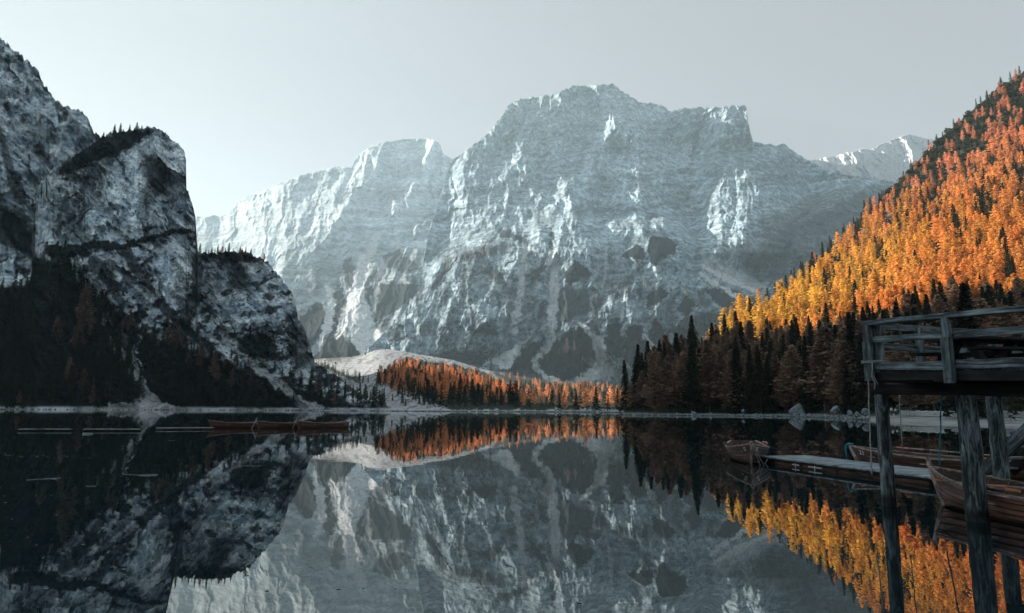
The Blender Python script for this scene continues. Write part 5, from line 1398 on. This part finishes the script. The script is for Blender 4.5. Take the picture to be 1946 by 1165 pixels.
for k, (x0, x1) in enumerate(segs):
    MB().tube([(x0 + (x1 - x0) * i / 5, 0.12 + 0.01 * math.sin(i), 0.035) for i in range(6)], 0.10, 14, 0.03, k).build('float_log', W_LOG, dock, True)
    MB().tube([(x0 + (x1 - x0) * i / 5, DW - 0.14, 0.03) for i in range(6)], 0.10, 14, 0.03, k + 9).build('float_log', W_LOG, dock, True)
MB().beam((0.03, 0.13, 0.04), (0.85, 0.13, 0.04), 0.14, 0.15, 0.003).build('float_block', W_DARK, dock)
MB().beam((DL - 0.12, 0.15, 0.04), (DL - 0.12, DW, 0.04), 0.14, 0.15, 0.003).build('float_block', W_DARK, dock)
for x0, x1 in ((1.9, 2.25), (2.7, 3.3)):
    m = MB().beam((x0, -0.012, 0.07), (x1, -0.012, 0.07), 0.010, 0.03, 0.0, seg=1); m.beam(((x0 + x1) / 2, -0.024, 0.12), ((x0 + x1) / 2, -0.024, -0.1), 0.02, 0.012, 0.0, seg=1, up=(0, 1, 0)); m.build('steel_bracket', M_ZINC, dock)
m = MB().beam((0.62, -0.03, 0.13), (0.50, -0.05, 0.0), 0.03, 0.03, 0.0, seg=1); m.beam((0.50, -0.05, 0.0), (0.46, -0.06, -0.1), 0.03, 0.03, 0.0, seg=1); m.build('hook', M_ZINC, dock)

# ---- floating walkways on the far left of the lake
for k, (u0, u1, v, w, lb) in enumerate([(33, 130, 819.5, 0.55, 'narrow pale floating walkway farthest from the rowing boats'), (157, 264, 819.5, 0.55, 'narrow pale floating walkway in the middle of the three'), (296, 405, 817, 0.8, 'grey floating walkway that ends at the row of three rowing boats')]):
    a = wz(u0, v); b = wz(u1, v - (0.6 if k == 2 else 0)); d = b - a; L = d.length
    t = empty('floating_walkway', tuple(a), math.atan2(d.y, d.x)); tag(t, lb, 'walkway', None)
    MB().beam((0, w / 2, 0.13), (L, w / 2, 0.13), w, 0.05, 0.004, seed=k).build('deck_plank', W_DECK, t)
    MB().tube([(0.05, 0.12, 0.02), (L / 2, 0.12, 0.02), (L - 0.05, 0.12, 0.02)], 0.075, 10, 0.02).build('float_log', W_LOG if k == 2 else W_DARK, t, True)
    MB().tube([(0.05, w - 0.1, 0.02), (L - 0.05, w - 0.1, 0.02)], 0.075, 10).build('float_log', W_DARK, t, True)
t = empty('drifting_log', tuple(wz(157, 825))); tag(t, 'short pale log drifting just in front of the middle floating walkway', 'log')
MB().tube([(0, 0, 0.02), (0.3, 0, 0.03), (0.62, 0.02, 0.02)], 0.05, 8, 0.05).build('log', W_DECK, t, True)

# ---- drifting twigs
for k, (u0, v0, u1, v1, lb) in enumerate([(232, 901, 272, 903, 'thin pale twig with a looped end adrift on the dark water'), (52, 912, 112, 908, 'long ragged twig adrift near the lake corner'), (161, 924, 183, 924, 'short straight twig adrift on the dark water'), (441, 885.5, 496, 885, 'thin straight stick adrift on the reflection of the hump'), (320, 837, 332, 837, 'tiny pale sliver adrift in front of the floating walkway')]):
    a, b = wz(u0, v0, 0.004), wz(u1, v1, 0.004); r = random.Random(k); n = 7
    pts = [a.lerp(b, i / n) + Vector((0, r.uniform(-0.04, 0.04), 0)) for i in range(n + 1)]
    m = MB().tube(pts, 0.006, 5)
    if k == 0: m.tube([b + Vector((-0.1, 0, 0)), b + Vector((0, 0.16, 0)), b + Vector((0.25, 0.2, 0)), b + Vector((0.35, 0, 0)), b + Vector((0.2, -0.16, 0)), b + Vector((0, -0.12, 0)), b + Vector((-0.1, 0, 0))], 0.009, 5)
    if k == 1: m.tube([pts[3], pts[3] + Vector((0.3, 0.25, 0))], 0.007, 5); m.tube([pts[5], pts[5] + Vector((0.3, -0.22, 0))], 0.007, 5)
    tag(m.build('twig', M_TWIG, None), lb, 'twig')
m = MB(); r = random.Random(9)
for k in range(240):
    if k < 70: u, v = r.uniform(0, 180), 866 + r.gauss(0, 3) + 0.01 * k
    else: u, v = r.uniform(0, 1300), 815 + 330 * r.random() ** 1.3
    p = wz(u, v, 0.004); s_ = r.uniform(0.01, 0.035) * (1.6 if k < 70 else 1); a = r.uniform(0, 3.14)
    m.add([p + Vector((math.cos(a) * s_, math.sin(a) * s_, 0)), p + Vector((-math.sin(a) * s_ * .5, math.cos(a) * s_ * .5, 0.002)), p - Vector((math.cos(a) * s_, math.sin(a) * s_, 0)), p - Vector((-math.sin(a) * s_ * .5, math.cos(a) * s_ * .5, 0.002))], [(0, 1, 2, 3)])
tag(m.build('floating_debris', M_TWIG, None), 'scattered small leaves and scum floating on the lake', 'debris', kind='stuff')

# ---- rocks
def rock(loc, size, seed, squash=0.8, name='boulder'):
    bm = bmesh.new(); bmesh.ops.create_icosphere(bm, subdivisions=4, radius=1.0); r = random.Random(seed)
    planes = [(Vector((r.gauss(0, 1), r.gauss(0, 1), r.gauss(0, 0.8))).normalized(), r.uniform(0.5, 0.82)) for _ in range(11)]
    for v_ in bm.verts:
        for nrm, d in planes:
            k = v_.co.dot(nrm) - d
            if k > 0: v_.co -= nrm * k
    C3 = np.array([v_.co[:] for v_ in bm.verts]); nz = fbm(C3[:, 0] * 3 + C3[:, 2] * 2, C3[:, 1] * 3 - C3[:, 2], 4, seed) * 0.07
    for v_, k in zip(bm.verts, nz): v_.co *= 1 + k; v_.co = Vector((v_.co.x * size[0], v_.co.y * size[1], v_.co.z * size[2]))
    me = bpy.data.meshes.new(name); bm.to_mesh(me); bm.free(); me.materials.append(M_ROCK)
    o = bpy.data.objects.new(name, me); COL.objects.link(o); o.location = loc; o.rotation_euler = (0, 0, seed * 1.3)
    return o
M_ROCK, n, l, b = new_mat('pale_rock', 0.9, 0.15)
gp = n.new('ShaderNodeNewGeometry').outputs['Position']; nf = noise_n(n, l, 1.6, 8, 0.7, gp, 1.2)
l.new(ramp(n, l, nf, [(0.40, (0.04, 0.055, 0.06)), (0.49, (0.13, 0.175, 0.19)), (0.62, (0.30, 0.38, 0.41))]), b.inputs['Base Color'])
bp = n.new('ShaderNodeBump'); bp.inputs['Strength'].default_value = 0.7; bp.inputs['Distance'].default_value = 0.25; l.new(nf, bp.inputs['Height']); l.new(bp.outputs[0], b.inputs['Normal'])
for u, v, w, h, sd, lb in [(1522, 791, 40, 24, 11, 'big pale angular boulder standing at the water edge of the wooded shore'), (1592, 783, 22, 12, 12, 'pale broken rock in the bank above the boulders by the beach'), (1617, 794, 14, 14, 13, 'dark upright rock where the wooded shore meets the beach'),
                           (1632, 793, 14, 12, 14, 'grey rock between the dark upright rock and the slanting slab'), (1648, 788, 18, 12, 15, 'slanting pale slab at the start of the beach'), (1604, 796, 8, 9, 16, 'small dark rock at the water edge just before the beach'),
                           (1413, 783, 7, 6, 17, 'small white stone on the stony wooded shore'), (1320, 789, 18, 9, 18, 'low dark rock jutting from the stony shore under the brown larch')]:
    Y = float(water_Y(u, float(polyf(R_BOT)(u)))) + (6 if v < 790 and u > 1580 else 1.5)
    p = px(u, v, Y); s_ = Y / F_PX
    tag(rock((p.x, p.y + w * s_ * 0.3, p.z + h * s_ * 0.30), (w * s_ * 0.52, w * s_ * 0.45, h * s_ * 0.72), sd), lb, 'rock')
# stones along the shores
def stones(name, mat, spots, label):
    V, F = [], []
    base = bmesh.new(); bmesh.ops.create_icosphere(base, subdivisions=1, radius=1.0); bv = np.array([x.co[:] for x in base.verts]); bf = np.array([[x.index for x in f.verts] for f in base.faces]); base.free()
    Vs, Fs = [], []; r = np.random.default_rng(4)
    for i, (p, s) in enumerate(spots):
        q = bv * (1 + r.uniform(-0.35, 0.35, (len(bv), 1))) * s * r.uniform(0.6, 1.2, 3) * np.array([1, 1, 0.6]) + np.array(p)
        Vs.append(q); Fs.append(bf + i * len(bv))
    tag(mesh_obj(name, np.concatenate(Vs), np.concatenate(Fs), mat), label, 'stones', kind='stuff')
sp = []; r = random.Random(21)
for k in range(1500):
    u = r.uniform(1186, 1650); yb = float(water_Y(u, float(polyf(R_BOT)(u)))); Y = yb + abs(r.gauss(0, 1.6)); p = at(u, float(polyf(R_BOT)(u)), Y); sp.append(((p[0], Y, 0.10 + 0.05 * (Y - yb)), r.uniform(0.12, 0.5) * (1 if r.random() < 0.9 else 1.8)))
for k in range(1500):
    u = r.uniform(-20, 740); yb = float(Gbase(np.array([float(u)]))[0]); Y = yb + abs(r.gauss(0, 2.5)); p = at(u, 779.0, Y); sp.append(((p[0], Y, 0.15 + 0.1 * (Y - yb)), r.uniform(0.2, 0.8)))
for k in range(900):
    u = r.uniform(700, 1190); yb = float(water_Y(u, float(polyf(F_BOT)(u)))); Y = yb + abs(r.gauss(0, 2.0)); p = at(u, 780.0, Y); sp.append(((p[0], Y, 0.12 + 0.06 * (Y - yb)), r.uniform(0.15, 0.55)))
stones('shore_stones', M_ROCK, sp, 'band of loose stones lining the shores')

# ---- dry stone wall along the back of the beach, people
wall = MB(); r = random.Random(31)
Uw = np.linspace(1713, 2150, 190)
wl_ = []
for i in range(len(Uw) - 1):
    u0 = Uw[i]
    q = sample(LR, u0, float(np.interp(u0, [1713, 1760, 1830, 1946, 2150], [789.5, 792, 793, 794, 797])))
    if q is None: continue
    p = q[0]; wl_.append(p)
tot = 0
sp = []
for i in range(len(wl_) - 1):
    a, b_ = wl_[i], wl_[i + 1]
    for c in range(4):
        for rr_ in range(3): sp.append(((a[0] + (b_[0] - a[0]) * r.random(), a[1] + (b_[1] - a[1]) * r.random() + r.uniform(-0.1, 0.1), max(a[2], 0.3) + 0.14 + rr_ * 0.26 + r.uniform(-0.04, 0.04)), r.uniform(0.14, 0.26)))
V, F = [], []
base = bmesh.new(); bmesh.ops.create_icosphere(base, subdivisions=1, radius=1.0); bv = np.array([x.co[:] for x in base.verts]); bf = np.array([[x.index for x in f.verts] for f in base.faces]); base.free()
rg = np.random.default_rng(8); Vs, Fs = [], []
for i, (p, s) in enumerate(sp):
    Vs.append(bv * (1 + rg.uniform(-0.3, 0.3, (len(bv), 1))) * s * rg.uniform(0.8, 1.3, 3) * np.array([1, 1, 0.75]) + np.array(p)); Fs.append(bf + i * len(bv))
M_WALL = plain('wall_stone', (0.42, 0.46, 0.48))
tag(mesh_obj('stone_wall', np.concatenate(Vs), np.concatenate(Fs), M_WALL), 'low pale dry stone wall along the back of the beach behind the piles', 'wall')

def person(u, v, Y, h, shirt, legs, label, rz=0.0):
    p = px(u, v, Y); root = empty('person', tuple(p), rz); tag(root, label, 'person')
    k = h / 1.75
    def skin(name, verts, edges, radii, mat, rootv=0):
        me = bpy.data.meshes.new(name); me.from_pydata([tuple(Vector(x) * k) for x in verts], edges, [])
        o = bpy.data.objects.new(name, me); COL.objects.link(o)
        mod = o.modifiers.new('s', 'SKIN'); sk = me.skin_vertices[0].data
        for i, q in enumerate(radii): sk[i].radius = (q[0] * k, q[1] * k)
        sk[rootv].use_root = True
        sb = o.modifiers.new('b', 'SUBSURF'); sb.levels = 1; sb.render_levels = 1
        dg = bpy.context.evaluated_depsgraph_get(); me2 = bpy.data.meshes.new_from_object(o.evaluated_get(dg)); bpy.data.objects.remove(o)
        me2.materials.clear(); me2.materials.append(mat); o = bpy.data.objects.new(name, me2); COL.objects.link(o); o.parent = root
        return o
    J = [(0, 0, 0.95), (0, 0, 1.18), (0, 0, 1.42), (0, 0, 1.52), (0, -0.01, 1.60), (0, -0.01, 1.72), (0.19, 0, 1.42), (0.26, 0.02, 1.15), (0.24, -0.08, 0.90), (-0.19, 0, 1.42), (-0.27, 0.01, 1.15), (-0.22, -0.10, 0.93), (0.10, 0, 0.88), (0.12, -0.02, 0.50), (0.12, 0.02, 0.09), (0.13, -0.14, 0.04), (-0.10, 0, 0.88), (-0.12, 0.03, 0.50), (-0.13, 0.0, 0.09), (-0.14, -0.15, 0.04)]
    E = [(0, 1), (1, 2), (2, 3), (3, 4), (4, 5), (2, 6), (6, 7), (7, 8), (2, 9), (9, 10), (10, 11), (0, 12), (12, 13), (13, 14), (14, 15), (0, 16), (16, 17), (17, 18), (18, 19)]
    Rr = [(0.14, 0.10), (0.13, 0.10), (0.15, 0.10), (0.05, 0.05), (0.085, 0.10), (0.06, 0.07), (0.07, 0.07), (0.045, 0.045), (0.035, 0.03), (0.07, 0.07), (0.045, 0.045), (0.035, 0.03), (0.09, 0.09), (0.065, 0.07), (0.045, 0.05), (0.04, 0.03), (0.09, 0.09), (0.065, 0.07), (0.045, 0.05), (0.04, 0.03)]
    skin('body', J, E, Rr, plain('skin', (0.5, 0.32, 0.24)))
    skin('jacket', [J[0], J[1], J[2], (0, 0, 1.50), J[6], J[7], (0.245, -0.05, 0.98), J[9], J[10], (-0.235, -0.06, 1.0)], [(0, 1), (1, 2), (2, 3), (2, 4), (4, 5), (5, 6), (2, 7), (7, 8), (8, 9)], [(0.16, 0.125), (0.15, 0.12), (0.17, 0.12), (0.07, 0.07), (0.09, 0.09), (0.062, 0.062), (0.05, 0.05), (0.09, 0.09), (0.062, 0.062), (0.05, 0.05)], shirt)
    skin('trousers', [(0, 0, 0.96), J[12], J[13], J[14], J[16], J[17], J[18]], [(0, 1), (1, 2), (2, 3), (0, 4), (4, 5), (5, 6)], [(0.15, 0.115), (0.105, 0.105), (0.08, 0.085), (0.065, 0.07), (0.105, 0.105), (0.08, 0.085), (0.065, 0.07)], legs)
    skin('hair', [(0, 0.02, 1.60), (0, 0.01, 1.70), (0, 0.0, 1.745)], [(0, 1), (1, 2)], [(0.085, 0.09), (0.09, 0.10), (0.04, 0.05)], plain('hair', (0.03, 0.02, 0.015)))
    return root
M_DK = plain('dark_cloth', (0.02, 0.03, 0.035)); M_SHIRT = plain('white_cloth', (0.75, 0.8, 0.82)); M_JK = plain('teal_cloth', (0.02, 0.13, 0.12)); M_BLUE = plain('blue_cloth', (0.06, 0.11, 0.14))
def stand(u, v):
    q = sample(LR, u, v)
    return q[0]
for u, v, h, sh, lg, lb in [(1695, 790.6, 1.55, M_SHIRT, M_BLUE, 'person in a white top standing on the beach by the end of the wall'), (1702.5, 790.2, 1.3, M_SHIRT, M_DK, 'small person in a pale top with dark trousers beside the one in the teal jacket'), (1706, 789.6, 1.72, M_JK, M_JK, 'person in a teal jacket and trousers standing before the stone wall')]:
    p = stand(u, v)
    root = person(u, v, 100, h, sh, lg, lb, 0.4); root.location = tuple(p)

# ------------------------------------------------------------------ haze
def box_verts(x0, x1, y0, y1, z0, z1):
    return [(x, y, z) for z in (z0, z1) for y in (y0, y1) for x in (x0, x1)], [(0, 2, 3, 1), (4, 5, 7, 6), (0, 1, 5, 4), (2, 6, 7, 3), (0, 4, 6, 2), (1, 3, 7, 5)]
HV, HF = box_verts(-3050, 4650, -950, 6050, -4.0, 1780.0)
mh = bpy.data.materials.new('haze'); mh.use_nodes = True
hn, hl = mh.node_tree.nodes, mh.node_tree.links
hn.clear()
pv = hn.new('ShaderNodeVolumePrincipled'); ho = hn.new('ShaderNodeOutputMaterial')
pv.inputs['Color'].default_value = (0.63, 0.85, 0.96, 1); pv.inputs['Density'].default_value = HAZE_D; pv.inputs['Anisotropy'].default_value = 0.35
hl.new(pv.outputs[0], ho.inputs['Volume'])
tag(mesh_obj('haze', HV, HF, mh), kind='stuff')
